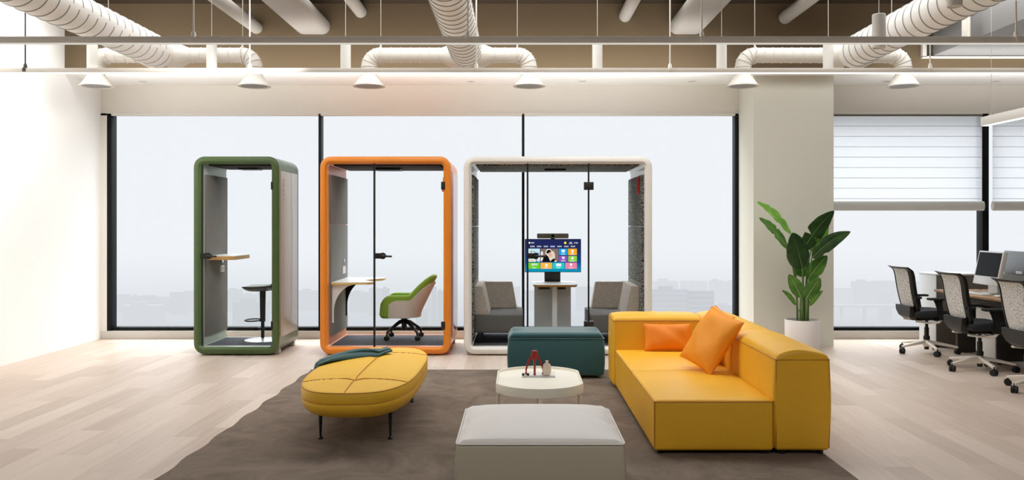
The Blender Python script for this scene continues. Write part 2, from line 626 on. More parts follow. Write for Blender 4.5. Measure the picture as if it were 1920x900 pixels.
        for j in range(n[1] - 1):
            for k in range(n[2] - 1):
                s.face([vert(0, j, k), vert(0, j, k + 1), vert(0, j + 1, k + 1), vert(0, j + 1, k)])
                I = n[0] - 1
                s.face([vert(I, j, k), vert(I, j + 1, k), vert(I, j + 1, k + 1), vert(I, j, k + 1)])
        return s

    def xf(s, M4):
        bmesh.ops.transform(s.bm, matrix=M4, verts=list(s.bm.verts))
        return s

    def build(s, name, material, parent=None, label=None, sharp=38, **props):
        off = Vector((0, 0, 0))
        q = parent
        while q is not None:
            off += q.location
            q = q.parent
        bmesh.ops.recalc_face_normals(s.bm, faces=list(s.bm.faces))
        me = bpy.data.meshes.new(name)
        s.bm.to_mesh(me)
        s.bm.free()
        if off.length:
            me.transform(Matrix.Translation(-off))
        for p in me.polygons:
            p.use_smooth = True
        me.set_sharp_from_angle(angle=math.radians(sharp))
        me.materials.append(material)
        o = bpy.data.objects.new(name, me)
        o.parent = parent
        COL.objects.link(o)
        if label:
            o['label'] = label
        for k, v_ in props.items():
            o[k] = v_
        return o


def thing(name, label, cat, loc=(0, 0, 0), group=None):
    o = bpy.data.objects.new(name, None)
    o.empty_display_size = 0.1
    COL.objects.link(o)
    o.location = loc
    o['label'] = label
    o['category'] = cat
    if group:
        o['group'] = group
    return o


def tag(o, label, cat, group=None):
    o['label'] = label
    o['category'] = cat
    if group:
        o['group'] = group
    return o


def struct(name, mb, m, parent=None):
    o = mb.build(name, m, parent)
    if parent is None:
        o['kind'] = 'structure'
    return o


def copy_thing(root, loc, label, rz=0.0):
    kids = {}
    for o in bpy.data.objects:
        if o.parent is not None:
            kids.setdefault(o.parent.name, []).append(o)

    def rec(o, par):
        c = o.copy()
        COL.objects.link(c)
        c.parent = par
        for ch in kids.get(o.name, []):
            rec(ch, c)
        return c
    r = rec(root, None)
    r.location = loc
    r.rotation_euler = (0, 0, rz)
    r['label'] = label
    return r


def centred(mb, name, m, label, cat, group=None, base=None):
    """a thing that is one mesh: origin moved to its base"""
    vs_ = [v.co for v in mb.bm.verts]
    lo = Vector([min(v[i] for v in vs_) for i in range(3)])
    hi = Vector([max(v[i] for v in vs_) for i in range(3)])
    b = Vector(((lo.x + hi.x) / 2, (lo.y + hi.y) / 2, lo.z))
    o = mb.build(name, m)
    o.data.transform(Matrix.Translation(-b))
    o.location = b
    return tag(o, label, cat, group)


def rr_loop(x0, x1, z0, z1, r, y, n=6):
    """rounded rectangle in the XZ plane"""
    out = []
    for cx_, cz, a0 in ((x1 - r, z1 - r, 0), (x0 + r, z1 - r, 90), (x0 + r, z0 + r, 180), (x1 - r, z0 + r, 270)):
        for k in range(n + 1):
            a = math.radians(a0 + 90 * k / n)
            out.append(Vector((cx_ + r * math.cos(a), y, cz + r * math.sin(a))))
    return out


def rr_sweep(mb, x0, x1, z0, z1, R, section):
    """closed cross-section [(inset, y)] swept around a rounded rectangle"""
    rows = []
    for d, y in section:
        rows.append(rr_loop(x0 + d, x1 - d, z0 + d, z1 - d, max(R - d, 0.015), y))
    mb.grid(rows, closed_u=True, closed_v=True)
    return mb


# ------------------------------------------------------------------ room shell
YW, YT = 11.15, 10.24          # window wall, front of the soffit
ZS, ZB, ZH = 3.353, 4.21, 2.979   # soffit, slab, window head
XL, XR, YB = -5.52, 9.6, -2.5

struct('floor', MB().box(XL - 0.2, XR + 0.2, YB - 0.2, YW + 0.25, -0.12, 0), M['planks'])
struct('wall_left', MB().box(XL - 0.15, XL, YB, YW + 0.2, 0, 4.5), M['white_wall'])
struct('wall_right', MB().box(XR, XR + 0.15, YB, YW + 0.2, 0, 4.5), M['rear'])
struct('wall_rear', MB().box(XL - 0.15, XR + 0.15, YB - 0.15, YB, 0, 4.5), M['rear'])
struct('ceiling', MB().box(XL, XR, YB, YT + 0.02, 4.2, 4.4), M['slab'])
struct('ceiling_soffit', MB().box(XL, XR, YT, YW + 0.15, ZS, ZS + 0.05), M['soffit'])
struct('wall_bulkhead', MB().box(XL, XR, YT + 0.012, YT + 0.12, ZS + 0.05, 4.4), M['tan'])
struct('trim_1', MB().box(XL, XR, YT - 0.004, YT + 0.02, ZS - 0.004, ZS + 0.035, 0.004), M['soffit'])
hd = MB().box(XL, XR, YW, YW + 0.15, ZH, ZS)
struct('wall_header', hd, M['header'])
struct('trim_2', MB().box(XL, 2.911, YW - 0.02, YW + 0.03, ZH - 0.03, ZH + 0.004, 0.003).box(3.9, XR, YW - 0.02, YW + 0.03, ZH - 0.03, ZH + 0.004, 0.003), M['header'])
struct('baseboard_front', MB().box(XL, XR, YW - 0.03, YW + 0.15, 0, 0.106, 0.004), M['curb'])
col_ = MB().box(2.911, 3.902, 10.43, YW + 0.15, 0, ZS)
struct('column', col_, M['column'])

def window(n, x0, x1, posts, glass_y=YW + 0.07):
    f = MB()
    for a, b in posts:
        f.box(a, b, YW - 0.02, YW + 0.13, 0.106, ZH, 0.003)
    f.box(x0, x1, YW + 0.0, YW + 0.13, 0.106, 0.152, 0.003)
    f.box(x0, x1, YW + 0.04, YW + 0.12, ZH - 0.02, ZH, 0.002)
    o = f.build('window_%d' % n, M['mullion'])
    o['kind'] = 'structure'
    g = MB().box(x0 + 0.01, x1 - 0.01, glass_y, glass_y + 0.012, 0.14, ZH - 0.01)
    g.build('glass_pane', M['glass'], o)


window(1, XL + 0.06, -2.625, [(-5.435, -5.375), (-2.642, -2.608)])
window(2, -2.607, 0.063, [(0.046, 0.08)])
window(3, 0.081, 2.911, [(2.862, 2.911)])
window(4, 3.903, 6.18, [(6.13, 6.215)])
window(5, 6.216, XR, [])
struct('trim_3', MB().box(XL, -5.436, YW - 0.02, YW + 0.13, 0.106, ZH), M['header'])

# blinds
def blind(x0, x1, label):
    t = thing('window_blind', label, 'blind', ((x0 + x1) / 2, YW - 0.06, 1.69), 'pleated blinds over the windows past the column')
    MB().box(x0, x1, YW - 0.062, YW - 0.059, 1.75, 2.945).build('blind_cloth', M['blind'], t)
    MB().cyl((x0, YW - 0.06, 2.95), (x1, YW - 0.06, 2.95), 0.014, n=12).build('top_rail', M['gunmetal'], t)
    f = MB()
    for k in range(8):
        z = 2.807 - k * 0.1365
        f.box(x0, x1, YW - 0.066, YW - 0.063, z - 0.0022, z + 0.0022)
    f.build('pleat_line', M['blind_line'], t, kind='stuff')
    pts = []
    for k in range(20):
        a = 2 * PI * k / 20
        pts.append((YW - 0.075 + 0.034 * math.cos(a), 1.755 + 0.062 * math.sin(a)))
    MB().prism(pts, x0 - 0.01, x1 + 0.015, 'X').build('hem_roll', M['roll'], t)


blind(3.91, 6.10, 'white pleated blind half lowered beside the column, its hem rolled')
blind(6.24, 9.3, 'white pleated blind past the black mullion, above the grey monitors')

# ------------------------------------------------------------------ ceiling services
def hang_wire(x, y, z0, parent, r=0.004, m='wire', z1=4.2):
    MB().cyl((x, y, z0), (x, y, z1), r, n=6).build('hanging_wire', M[m], parent)


def ring_seam(mb, c, r, axis='Y'):
    n = 32
    pts = []
    for k in range(n):
        a = 2 * PI * k / n
        if axis == 'Y':
            pts.append(Vector((c[0] + r * math.cos(a), c[1] + 0.05 * a / PI - 0.05, c[2] + r * math.sin(a))))
        else:
            pts.append(Vector((c[0], c[1] + r * math.cos(a), c[2] + r * math.sin(a))))
    if axis == 'Y':
        mb.tube(pts, 0.0055, 6)
    else:
        mb.loop_tube(pts, 0.0045, 6)


def duct_system(xm, xl, xr, label):
    YTe, zd = 9.3, 3.38
    t = thing('air_duct', label, 'duct', (xm, YTe, 3.04), 'white ceiling air ducts')
    R = 0.168
    prof = [(R * 0.55, 9.30), (R * 0.9, 9.2), (R, 9.05)]
    y = 8.9
    while y > 2.6:
        prof.append((R, y))
        y -= 0.3
    prof.append((R, 2.6))
    d = MB().lathe(prof, (xm, 0, zd), 40, 'Y')
    d.build('main_duct', M['duct'], t)
    s_ = MB()
    y = 9.0
    while y > 2.7:
        ring_seam(s_, (xm, y, zd), R + 0.001)
        y -= 0.155
    s_.build('spiral_seam', M['duct_seam'], t, kind='stuff')
    rb = 0.083
    for s, xe in ((-1, xl), (1, xr)):
        er = 0.13
        x0 = xm + s * 0.05
        xc = xe - s * er
        b = MB()
        path = [(x0, YTe, zd - 0.02), (xm + s * 0.16, YTe, zd), (xm + s * 0.28, YTe, zd), (xc, YTe, zd)]
        b.tube(path, [0.15, 0.135, rb, rb], 28)
        br = b.build('branch_duct', M['branch'], t)
        r_ = MB()
        x = xm + s * 0.31
        while abs(x - xc) > 0.05 and (xc - x) * s > 0:
            ring_seam(r_, (x, YTe, zd), rb + 0.001, 'X')
            x += s * 0.105
        r_.build('seam_ring', M['branch'], br, kind='stuff')
        e = MB()
        pts = []
        for k in range(9):
            a = PI / 2 * k / 8
            pts.append((xc + s * er * math.sin(a), YTe, zd - er + er * math.cos(a)))
        pts.append((xe, YTe, 3.17))
        e.tube(pts, rb + 0.003, 28)
        el = e.build('elbow', M['branch'], t)
        r_ = MB()
        for k in (0, 2, 4, 6, 8):
            a = PI / 2 * k / 8
            c = Vector((xc + s * er * math.sin(a), YTe, zd - er + er * math.cos(a)))
            nrm = Vector((s * math.sin(a), 0, math.cos(a)))
            pp = [c + (nrm * math.cos(2 * PI * q / 24) + Vector((0, 1, 0)) * math.sin(2 * PI * q / 24)) * (rb + 0.006) for q in range(24)]
            r_.loop_tube(pp, 0.005, 6)
        r_.build('elbow_seam', M['branch'], el, kind='stuff')
        cb = MB().lathe([(0.086, 3.18), (0.088, 3.165), (0.162, 3.052), (0.178, 3.043), (0.178, 3.036), (0.150, 3.036), (0.084, 3.14), (0.03, 3.14)], (xe, YTe, 0), 40)
        cb.build('cone_diffuser', M['branch'], t)
        MB().lathe([(0.145, 3.041), (0.14, 3.046), (0.02, 3.046)], (xe, YTe, 0), 32).build('diffuser_core', M['metalduct'], t)
        # clamp with its wire at the elbow
        c_ = MB()
        pp = [Vector((xc, YTe + (rb + 0.008) * math.cos(2 * PI * q / 24), zd + (rb + 0.008) * math.sin(2 * PI * q / 24))) for q in range(24)]
        c_.loop_tube(pp, 0.009, 6)
        c_.box(xc - 0.008, xc + 0.008, YTe - 0.01, YTe + 0.01, zd + rb, zd + rb + 0.045)
        c_.build('clamp', M['branch'], t)
        hang_wire(xc, YTe, zd + rb + 0.04, t)


def xat(p, Y):
    return (p - CX) / F * Y


duct_system(xat(308, 9.3), xat(181, 9.3), xat(477, 9.3), 'white spiral duct near the white wall, two cone outlets under its branches')
duct_system(xat(876, 9.3), xat(692, 9.3), xat(992, 9.3), 'white spiral duct between the orange and white booths, seen almost end on')
duct_system(xat(1590, 9.3), xat(1393, 9.3), xat(1694, 9.3), 'white spiral duct in front of the column and the grey sheet metal duct')

# pipes coming out of the bulkhead
PG = 'painted pipes coming out of the tan bulkhead'
for x, y, r, lab in ((481, 52, 0.075, 'grey round pipe end in the bulkhead above the green booth'),
                     (676, 22, 0.075, 'short grey round pipe between the flat duct and the middle duct'),
                     (1172, 30, 0.075, 'grey round pipe in the bulkhead above the white booth'),
                     (1472, 33, 0.078, 'grey round pipe in the bulkhead above the column')):
    c = px(x, y, YT)
    centred(MB().lathe([(r * 0.6, YT + 0.03), (r, YT), (r, YT - 0.03), (r, 5.5)], (c.x, 0, c.z), 28, 'Y'), 'ceiling_pipe', M['pipe'], lab, 'pipe', PG)
for xa, xb, lab in ((561, 612, 'wide flat oval duct through the bulkhead above the orange booth'), (1262, 1312, 'wide flat oval duct through the bulkhead near the column')):
    a, b = px(xa, 64, YT), px(xb, 64, YT)
    x0, x1, z0 = a.x - 0.04, b.x + 0.04, a.z
    rows = [rr_loop(x0, x1, z0, z0 + 0.2, 0.09, y) for y in (YT + 0.03, YT - 0.01, 8, 5.5)]
    mb = MB()
    mb.loft(rows)
    centred(mb, 'flat_duct', M['pipe'], lab, 'duct', PG)

# sheet metal duct at the far side
t = thing('sheet_metal_duct', 'big grey sheet metal box duct entering the bulkhead above the desks', 'duct', (6.3, 8, 3.53))
MB().box(5.03, 8.6, 3.5, YT + 0.03, 3.56, 3.86, 0.004).build('duct_box', M['metalduct'], t)
f = MB()
f.box(4.895, 4.945, YT - 0.035, YT + 0.011, 3.545, 4.1)
f.box(4.895, 8.9, YT - 0.035, YT + 0.011, 3.53, 3.552)
f.build('wall_frame', M['header'], t)
MB().box(4.945, 5.1, YT - 0.012, YT + 0.011, 3.552, 4.15).build('gap_shade_plate', M['rod_dark'], t)  # dark plate stands in for the shaded opening beside the duct
f = MB()
for a, b, c, d in ((6.6, 7.9, 3.62, 3.66), (6.6, 7.9, 3.77, 3.81)):
    f.box(5.005, 5.03, a, b, c, d)
f.box(5.005, 5.03, 6.6, 6.64, 3.62, 3.81).box(5.005, 5.03, 7.86, 7.9, 3.62, 3.81)
f.build('access_panel', M['rod_dark'], t)
c = px(1808, 40, 9.2)
MB().box(c.x - 0.03, c.x + 0.035, 9.17, 9.2, 3.52, c.z + 0.08, 0.002).box(c.x + 0.02, c.x + 0.035, 9.14, 9.2, 3.52, c.z + 0.08).build('bracket', M['header'], t)

# suspended linear lights
def linear_light(Y, z, label, rods, led, h=0.05, rodm=None):
    t = thing('linear_pendant_light', label, 'ceiling light', (1.0, Y, z))
    MB().box(XL, XR, Y, Y + 0.052, z + 0.004, z + h, 0.002).build('light_housing', M['rail'], t)
    MB().box(XL + 0.02, XR - 0.02, Y + 0.003, Y + 0.049, z, z + 0.004).build('light_diffuser', M[led], t)
    for i, x in enumerate(rods):
        X = (x - CX) / F * Y
        top = {467: 3.80, 361: 3.80, 1746: 3.195, 1908: 3.195}.get(x, 4.2)
        k = MB()
        k.cyl((X, Y + 0.02, z + h), (X, Y + 0.02, top), 0.0065, n=10)
        k.lathe([(0.006, z + h + 0.05), (0.016, z + h + 0.03), (0.018, z + h)], (X, Y + 0.02, 0), 14)
        k.box(X - 0.014, X + 0.014, Y - 0.008, Y + 0.06, z + 0.012, z + h + 0.004, 0.002)
        k.build('hanging_rod', M['rod_dark'] if (rodm and i in rodm) else M['rail'], t)


linear_light(7.57, 2.878, 'long suspended light bar just above the cone outlets, lit underneath', (45, 467, 893, 1257, 1746), 'led', 0.044, {0})
linear_light(6.30, 2.872, 'long suspended light bar, the upper and unlit looking of the two', (361, 877, 1317, 1908), 'led_soft', 0.052)

# light bar over the desks, running towards the window
t = thing('desk_pendant_light', 'white linear light bar hanging lengthwise over the desks', 'ceiling light', (4.9, 7, 2.55))
MB().box(4.875, 4.945, 5.0, 8.89, 2.553, 2.645, 0.003).build('light_housing', M['pendant'], t)
MB().box(4.882, 4.938, 5.02, 8.87, 2.549, 2.553).build('light_diffuser', M['led'], t)
for y in (5.6, 8.75):
    MB().cyl((4.91, y, 2.645), (4.91, y, 4.2), 0.003, n=6).build('hanging_wire', M['wire'], t)

# pendant cans
PN = 'white cylinder pendants hung on wires'
def can(x, Y, z0, z1, r=0.052):
    pass


first = None
pend = [(173, 8.6, 84, 'white cylinder pendant near the white wall, beside the first cone outlet'),
        (397, 8.6, 83, 'white cylinder pendant above the green booth'),
        (648, 8.6, 82, 'white cylinder pendant above the orange booth'),
        (1120, 8.6, 82, 'white cylinder pendant above the white booth'),
        (1353, 8.6, 82, 'white cylinder pendant beside the window mullion and the column'),
        (1553, 8.6, 82, 'white cylinder pendant in front of the column, touching the duct in view'),
        (1648, 6.75, 27, 'white cylinder pendant above the upper light bar'),
        (1790, 6.0, -50, 'white cylinder pendant cut by the top of the picture')]
for x, Y, yt, lab in pend:
    zt = EYE - (yt - CY) / F * Y
    if yt < 0:
        zt = EYE - (13 - CY) / F * Y + 0.27
    X = (x - CX) / F * Y
    if first is None:
        t = thing('cylinder_pendant', lab, 'pendant lamp', (X, Y, zt - 0.27), PN)
        MB().lathe([(0.044, zt - 0.262), (0.048, zt - 0.27), (0.052, zt - 0.268), (0.052, zt - 0.004), (0.048, zt), (0.01, zt)], (X, Y, 0), 32).build('lamp_can', M['pendant'], t)
        MB().lathe([(0.043, zt - 0.258), (0.01, zt - 0.256)], (X, Y, 0), 24).build('lamp_lens', M['led_soft'], t)
        MB().cyl((X, Y, zt - 0.01), (X, Y, zt + 0.85), 0.0035, n=6).build('hanging_wire', M['wire'], t)
        first = t
    else:
        c_ = copy_thing(first, (X, Y, zt - 0.27), lab)
        if x == 1353:      # this one hangs from the flat duct
            for o in bpy.data.objects:
                if o.parent is c_ and o.name.startswith('hanging_wire'):
                    o.data = o.data.copy()
                    for q in o.data.vertices:
                        q.co.z = min(q.co.z, 3.80 - (zt - 0.27))

# recessed downlights in the soffit
first = None
for x, lab in ((268, 'flat recessed downlight in the soffit near the white wall'),
               (883, 'recessed downlight in the soffit beside the middle duct'),
               (1092, 'recessed downlight in the soffit above the monitor booth'),
               (1297, 'recessed downlight in the soffit just before the column'),
               (1664, 'recessed downlight in the soffit beside the last cone outlet'),
               (1867, 'recessed downlight in the soffit farthest past the column')):
    Y = (ZS - EYE) * F / (CY - 152)
    X = (x - CX) / F * Y
    if first is None:
        t = thing('recessed_downlight', lab, 'downlight', (X, Y, ZS - 0.006), 'recessed downlights in the soffit')
        MB().lathe([(0.05, ZS + 0.002), (0.052, ZS - 0.006), (0.036, ZS - 0.008), (0.034, ZS - 0.001)], (X, Y, 0), 28, caps=False).build('trim_ring', M['column'], t)
        MB().lathe([(0.036, ZS - 0.003), (0.01, ZS - 0.0035)], (X, Y, 0), 24).build('lamp_lens', M['pipe'], t)
        first = t
    else:
        copy_thing(first, (X, Y, ZS - 0.006), lab)

# ------------------------------------------------------------------ rug
def rug():
    pts = []
    rnd = random.Random(4)
    x0, x1, y0, y1 = -2.15, 2.01, 3.85, 8.73
    n = 60
    for k in range(n):
        pts.append((x0 + 0.012 * math.sin(k * 0.9) + 0.006 * rnd.random(), y1 - (y1 - y0) * k / n))
    for k in range(20):
        pts.append((x0 + (x1 - x0) * k / 20, y0))
    for k in range(n):
        pts.append((x1, y0 + (y1 - y0) * k / n))
    for k in range(40):
        pts.append((x1 - (x1 - x0) * k / 40, y1 + 0.004 * math.sin(k)))
    mb = MB().prism(pts, 0.0, 0.012)
    centred(mb, 'area_rug', M['rug'], 'large mottled taupe rug under the yellow sofa and ottomans', 'rug')


rug()
RUGZ = 0.012


# ------------------------------------------------------------------ booths
def booth(name, label, X0, X1, depth, col, side, inner, lining, wall_fab, z1=2.30, fw=0.085, left_joints=(), side_panel=True, right_fab=False):
    Y0 = 9.716
    Y1 = Y0 + depth
    z0 = 0.012
    R = 0.125
    t = thing(name, label, 'office pod', ((X0 + X1) / 2, (Y0 + Y1) / 2, 0))
    body = MB()
    T = 0.075
    sec = [(0.004, Y0 + 0.09), (0.004, Y1 - 0.005), (0.010, Y1), (T, Y1), (T, Y0 + 0.09)]
    rr_sweep(body, X0, X1, z0, z1, R, sec)
    body.build('pod_shell', M[side if side_panel is None else col], t)
    fr = MB()
    sec = [(0.006, Y0 + 0.095), (0, Y0 + 0.08), (0, Y0 + 0.03), (0.008, Y0 + 0.01), (0.022, Y0), (fw - 0.026, Y0), (fw - 0.018, Y0 + 0.012), (fw, Y0 + 0.03), (fw, Y0 + 0.095)]
    rr_sweep(fr, X0, X1, z0, z1, R, sec)
    fr.build('front_frame', M[col], t)
    # rear window of the pod
    g = MB().box(X0 + T - 0.01, X1 - T + 0.01, Y1 - 0.03, Y1 - 0.018, z0 + T, z1 - T)
    g.build('rear_glass', M['booth_glass'], t)
    # inner linings
    xi0, xi1 = X0 + T, X1 - T
    li = MB()
    li.box(xi0, xi0 + 0.012, Y0 + 0.1, Y1 - 0.035, z0 + T, z1 - T)
    if not right_fab:
        li.box(xi1 - 0.012, xi1, Y0 + 0.1, Y1 - 0.035, z0 + T, z1 - T)
    li.build('inner_lining', M[inner], t)
    MB().box(xi0 + 0.06, xi1 - 0.06, Y0 + 0.13, Y1 - 0.06, z1 - T - 0.028, z1 - T - 0.002, 0.004).build('ceiling_panel', M[lining], t)
    MB().box(xi0 + 0.012, xi1 - 0.012, Y0 + 0.12, Y1 - 0.06, z0 + T - 0.004, z0 + T + 0.0105).build('floor_carpet', M['carpet'], t)
    MB().box(xi0 + 0.0, xi1, Y0 + 0.03, Y0 + 0.12, z0 + T - 0.006, z0 + T + 0.014, 0.004).box(xi0, xi1, Y1 - 0.06, Y1 - 0.03, z0 + T - 0.006, z0 + T + 0.014, 0.004).build('threshold', M[inner], t)
    zs = [0.20] + list(left_joints) + [2.10]
    for a, b in zip(zs[:-1], zs[1:]):
        MB().box(xi0 + 0.010, xi0 + 0.034, Y0 + 0.135, Y1 - 0.05, a + 0.004, b - 0.004, 0.006).build('acoustic_panel', M[wall_fab], t)
        if right_fab:
            MB().box(xi1 - 0.034, xi1 - 0.002, Y0 + 0.135, Y1 - 0.05, a + 0.004, b - 0.004, 0.006).build('acoustic_panel', M[wall_fab], t)
    # black edge seal of the rear glass, seen at the side
    MB().box(X0 + 0.0015, X0 + 0.004, Y1 - 0.05, Y1 - 0.025, 0.20, z1 - 0.16).box(X1 - 0.0045, X1 - 0.001, Y1 - 0.05, Y1 - 0.025, 0.20, z1 - 0.16).build('rear_seal', M['black'], t)
    for x0_, x1_ in ((X0 + 0.0005, X0 + 0.006), (X1 - 0.006, X1 - 0.0005)):
        pn = MB().box(x0_, x1_, Y0 + 0.105, Y1 - 0.055, 0.20, z1 - 0.16, 0.002).build('side_panel', M[side], t)
    v = MB()
    for k in range(5):
        zc = 2.03 - k * 0.055
        for j in range(3):
            v.box(X1 - 0.001, X1 + 0.0015, Y0 + 0.195 + j * 0.016, Y0 + 0.205 + j * 0.016, zc - 0.018, zc + 0.018)
    v.build('vent_slot', M['pipe'], pn)
    for x in (X0 + 0.09, X1 - 0.06):
        for y in (Y0 + 0.16, Y1 - 0.1):
            MB().box(x - 0.035, x + 0.035, y - 0.03, y + 0.03, 0, z0 + 0.05, 0.004).build('foot', M[side], t)
    return t, xi0, xi1, Y0, Y1


def xb(p, Y=9.716):
    return (p - CX) / F * Y


def zb(p, Y=9.716):
    return EYE - (p - CY) / F * Y


def hinge(t, x, z, w=0.07):
    h = MB().box(x - w / 2, x + w / 2, 9.722, 9.79, z - 0.045, z + 0.045, 0.003)
    h.build('hinge', M['hinge'], t)


def door_glass(t, x0, x1, label=None):
    d = MB().box(x0, x1, 9.752, 9.762, 0.1, 2.21)
    return d.build('glass_door', M['booth_glass'], t)


def handle(d, x, z, s):
    m = MB()
    m.box(min(x, x + s * 0.09), max(x, x + s * 0.09), 9.735, 9.779, z - 0.032, z + 0.032, 0.006)
    m.lathe([(0.038, 9.775), (0.038, 9.738), (0.034, 9.732), (0.01, 9.731)], (x + s * 0.09, 0, z), 28, 'Y')
    m.build('lock_case', M['black'], d)
    l = MB()
    l.lathe([(0.016, 9.735), (0.016, 9.69), (0.012, 9.685)], (x + s * 0.09, 0, z), 18, 'Y')
    l.tube([(x + s * 0.09, 9.695, z), (x + s * 0.14, 9.69, z - 0.002), (x + s * 0.205, 9.69, z - 0.004)], [0.012, 0.011, 0.011], 14)
    l.build('door_handle', M['hinge'], d)


# --- green booth
X0g, X1g = xb(361.5), xb(522)
t, xi0, xi1, Y0, Y1 = booth('phone_booth', 'narrow olive green phone booth with a small wooden shelf', X0g, X1g, 0.90, 'green', 'green_side', 'green_in', 'dark_lining', 'felt')
d = door_glass(t, xi0 - 0.005, xi1 + 0.005)
handle(d, xb(374), zb(480), 1)
hinge(d, xb(513), zb(348)); hinge(d, xb(513), zb(610))
MB().box(xb(376), xb(378.5), 9.745, 9.77, 0.1, 2.21).build('door_seal', M['black'], d)
sh = thing('x', 'x', 'x') if False else None
s_ = MB()
s_.box(xi0 + 0.03, -3.33, 9.90, 10.44, 1.096, 1.138, 0.0)
sf = s_.build('shelf', M['ply'], t, label='white topped shelf with a bare plywood edge')
MB().box(xi0 + 0.03, -3.33, 9.90, 10.44, 1.138, 1.147, 0.0).build('shelf_top', M['white_gloss'], sf)
sk = MB().box(xi0 + 0.03, xi0 + 0.045, 10.30, 10.42, 0.93, 1.01, 0.004).build('socket_plate', M['grey_panel'], t)
MB().box(xi0 + 0.044, xi0 + 0.047, 10.32, 10.40, 0.945, 0.995).build('socket_face', M['pipe'], sk)
MB().lathe([(0.028, xi0 + 0.03), (0.028, xi0 + 0.045), (0.018, xi0 + 0.05)], (0, 10.36, 1.065), 20, 'X').build('light_switch', M['chrome'], t)
MB().box(-3.38, -3.14, 10.15, 10.35, 2.176, 2.198, 0.004).build('ceiling_lamp', M['black'], t)

# bar stool in it
sx, sy, fz = -3.125, 10.30, 0.099
t = thing('bar_stool', 'dark green padded bar stool on a polished round base inside the green booth', 'stool', (sx, sy, fz))
MB().lathe([(0.215, fz), (0.215, fz + 0.006), (0.2, fz + 0.012), (0.05, fz + 0.022), (0.03, fz + 0.03)], (sx, sy, 0), 48).build('base_plate', M['steel'], t)
p = MB()
p.cyl((sx, sy, fz + 0.02), (sx, sy, 0.36), 0.021, n=20)
p.cyl((sx, sy, 0.34), (sx, sy, 0.70), 0.031, 0.036, n=20)
p.build('column', M['black'], t)
f = MB()
pts = []
for k in range(24):
    a = 2 * PI * k / 24
    pts.append((sx - 0.115 + 0.095 * math.cos(a), sy + 0.13 * math.sin(a), 0.345))
f.loop_tube(pts, 0.009)
f.tube([(sx - 0.04, sy, 0.345), (sx + 0.03, sy, 0.345)], 0.02, 12)
f.build('footrest', M['black'], t)
MB().tube([(sx, sy, 0.25), (sx - 0.05, sy - 0.01, 0.235)], [0.01, 0.02], 12).build('height_lever', M['black'], t)


def stool_seat(off, x_in, mb):
    rows = []
    n, m_ = 26, 15
    for i in range(n + 1):
        s = i / n
        # side profile: front lip, flat seat, back rising to the far side
        if s < 0.62:
            u = s / 0.62
            cx_ = sx - 0.215 + 0.35 * u
            cz = 0.742 - 0.012 * math.sin(PI * u) - 0.014 * (1 - u) ** 3
            nx, nz = 0, 1
        else:
            u = (s - 0.62) / 0.38
            a = u * PI / 2 * 0.92
            cx_ = sx + 0.135 + 0.075 * math.sin(a) + 0.02 * u
            cz = 0.742 + 0.075 * (1 - math.cos(a)) + 0.13 * u * u
            nx, nz = -math.sin(a), math.cos(a)
        hw = 0.19 * (1 - 0.30 * abs(2 * s - 0.9) ** 3)
        row = []
        for j in range(m_ + 1):
            v = -1 + 2 * j / m_
            lift = 0.028 * v * v
            e = off * (1 - abs(v) ** 4 * 0.7) * (1 - abs(2 * s - 1) ** 8)
            row.append(Vector((cx_ + nx * (lift + e), sy + hw * v, cz + nz * (lift + e))))
        rows.append(row)
    return rows


def closed_shell(mb, A, B):
    """joins two equal grids into one closed sheet"""
    va = mb.grid(A)
    vb = mb.grid(B)
    nu, nv = len(va), len(va[0])
    for i in range(nu - 1):
        mb.face([va[i][0], va[i + 1][0], vb[i + 1][0], vb[i][0]])
        mb.face([va[i][-1], va[i + 1][-1], vb[i + 1][-1], vb[i][-1]])
    for j in range(nv - 1):
        mb.face([va[0][j], va[0][j + 1], vb[0][j + 1], vb[0][j]])
        mb.face([va[-1][j], va[-1][j + 1], vb[-1][j + 1], vb[-1][j]])
    return mb


m = MB()
closed_shell(m, stool_seat(0.002, 0, m), stool_seat(-0.034, 0, m))
m.build('seat_shell', M['black'], t)
m = MB()
closed_shell(m, stool_seat(0.034, 0, m), stool_seat(0.003, 0, m))
m.build('seat_pad', M['stool_green'], t)

# --- orange booth
X0o, X1o = xb(599), xb(845)
t, xi0, xi1, Y0, Y1 = booth('work_booth', 'orange framed booth for one with a white desk inside', X0o, X1o, 1.12, 'orange', 'orange_side', 'orange_in', 'dark_lining', 'felt2', left_joints=(1.51,))
g = MB().box(xi0 - 0.005, xb(699.5), 9.752, 9.762, 0.1, 2.21)
g.build('side_glass', M['booth_glass'], t)
d = door_glass(t, xb(702), xi1 + 0.005)
MB().box(xb(699.3), xb(702.6), 9.742, 9.772, 0.1, 2.225).build('door_seal', M['black'], d)
handle(d, xb(702), zb(480), 1)
hinge(d, xb(832.5), zb(348)); hinge(d, xb(832.5), zb(611))
zt = 0.838
pl = [(xi0 + 0.034, 9.84), (-1.80, 9.84), (-1.74, 9.86), (-1.70, 9.90), (-1.70, 9.96), (-1.76, 10.05), (-1.83, 10.15), (-1.86, 10.25), (-1.83, 10.36), (-1.76, 10.46), (-1.70, 10.55), (-1.69, 10.62), (-1.69, 10.74), (xi0 + 0.034, 10.76)]
dk = MB().prism(pl, zt - 0.028, zt - 0.006).build('desk_top', M['ply_yellow'], t, label='white desk top with a pale plywood edge and a scooped out side')
MB().prism(pl, zt - 0.006, zt).build('desk_laminate', M['white_gloss'], dk)
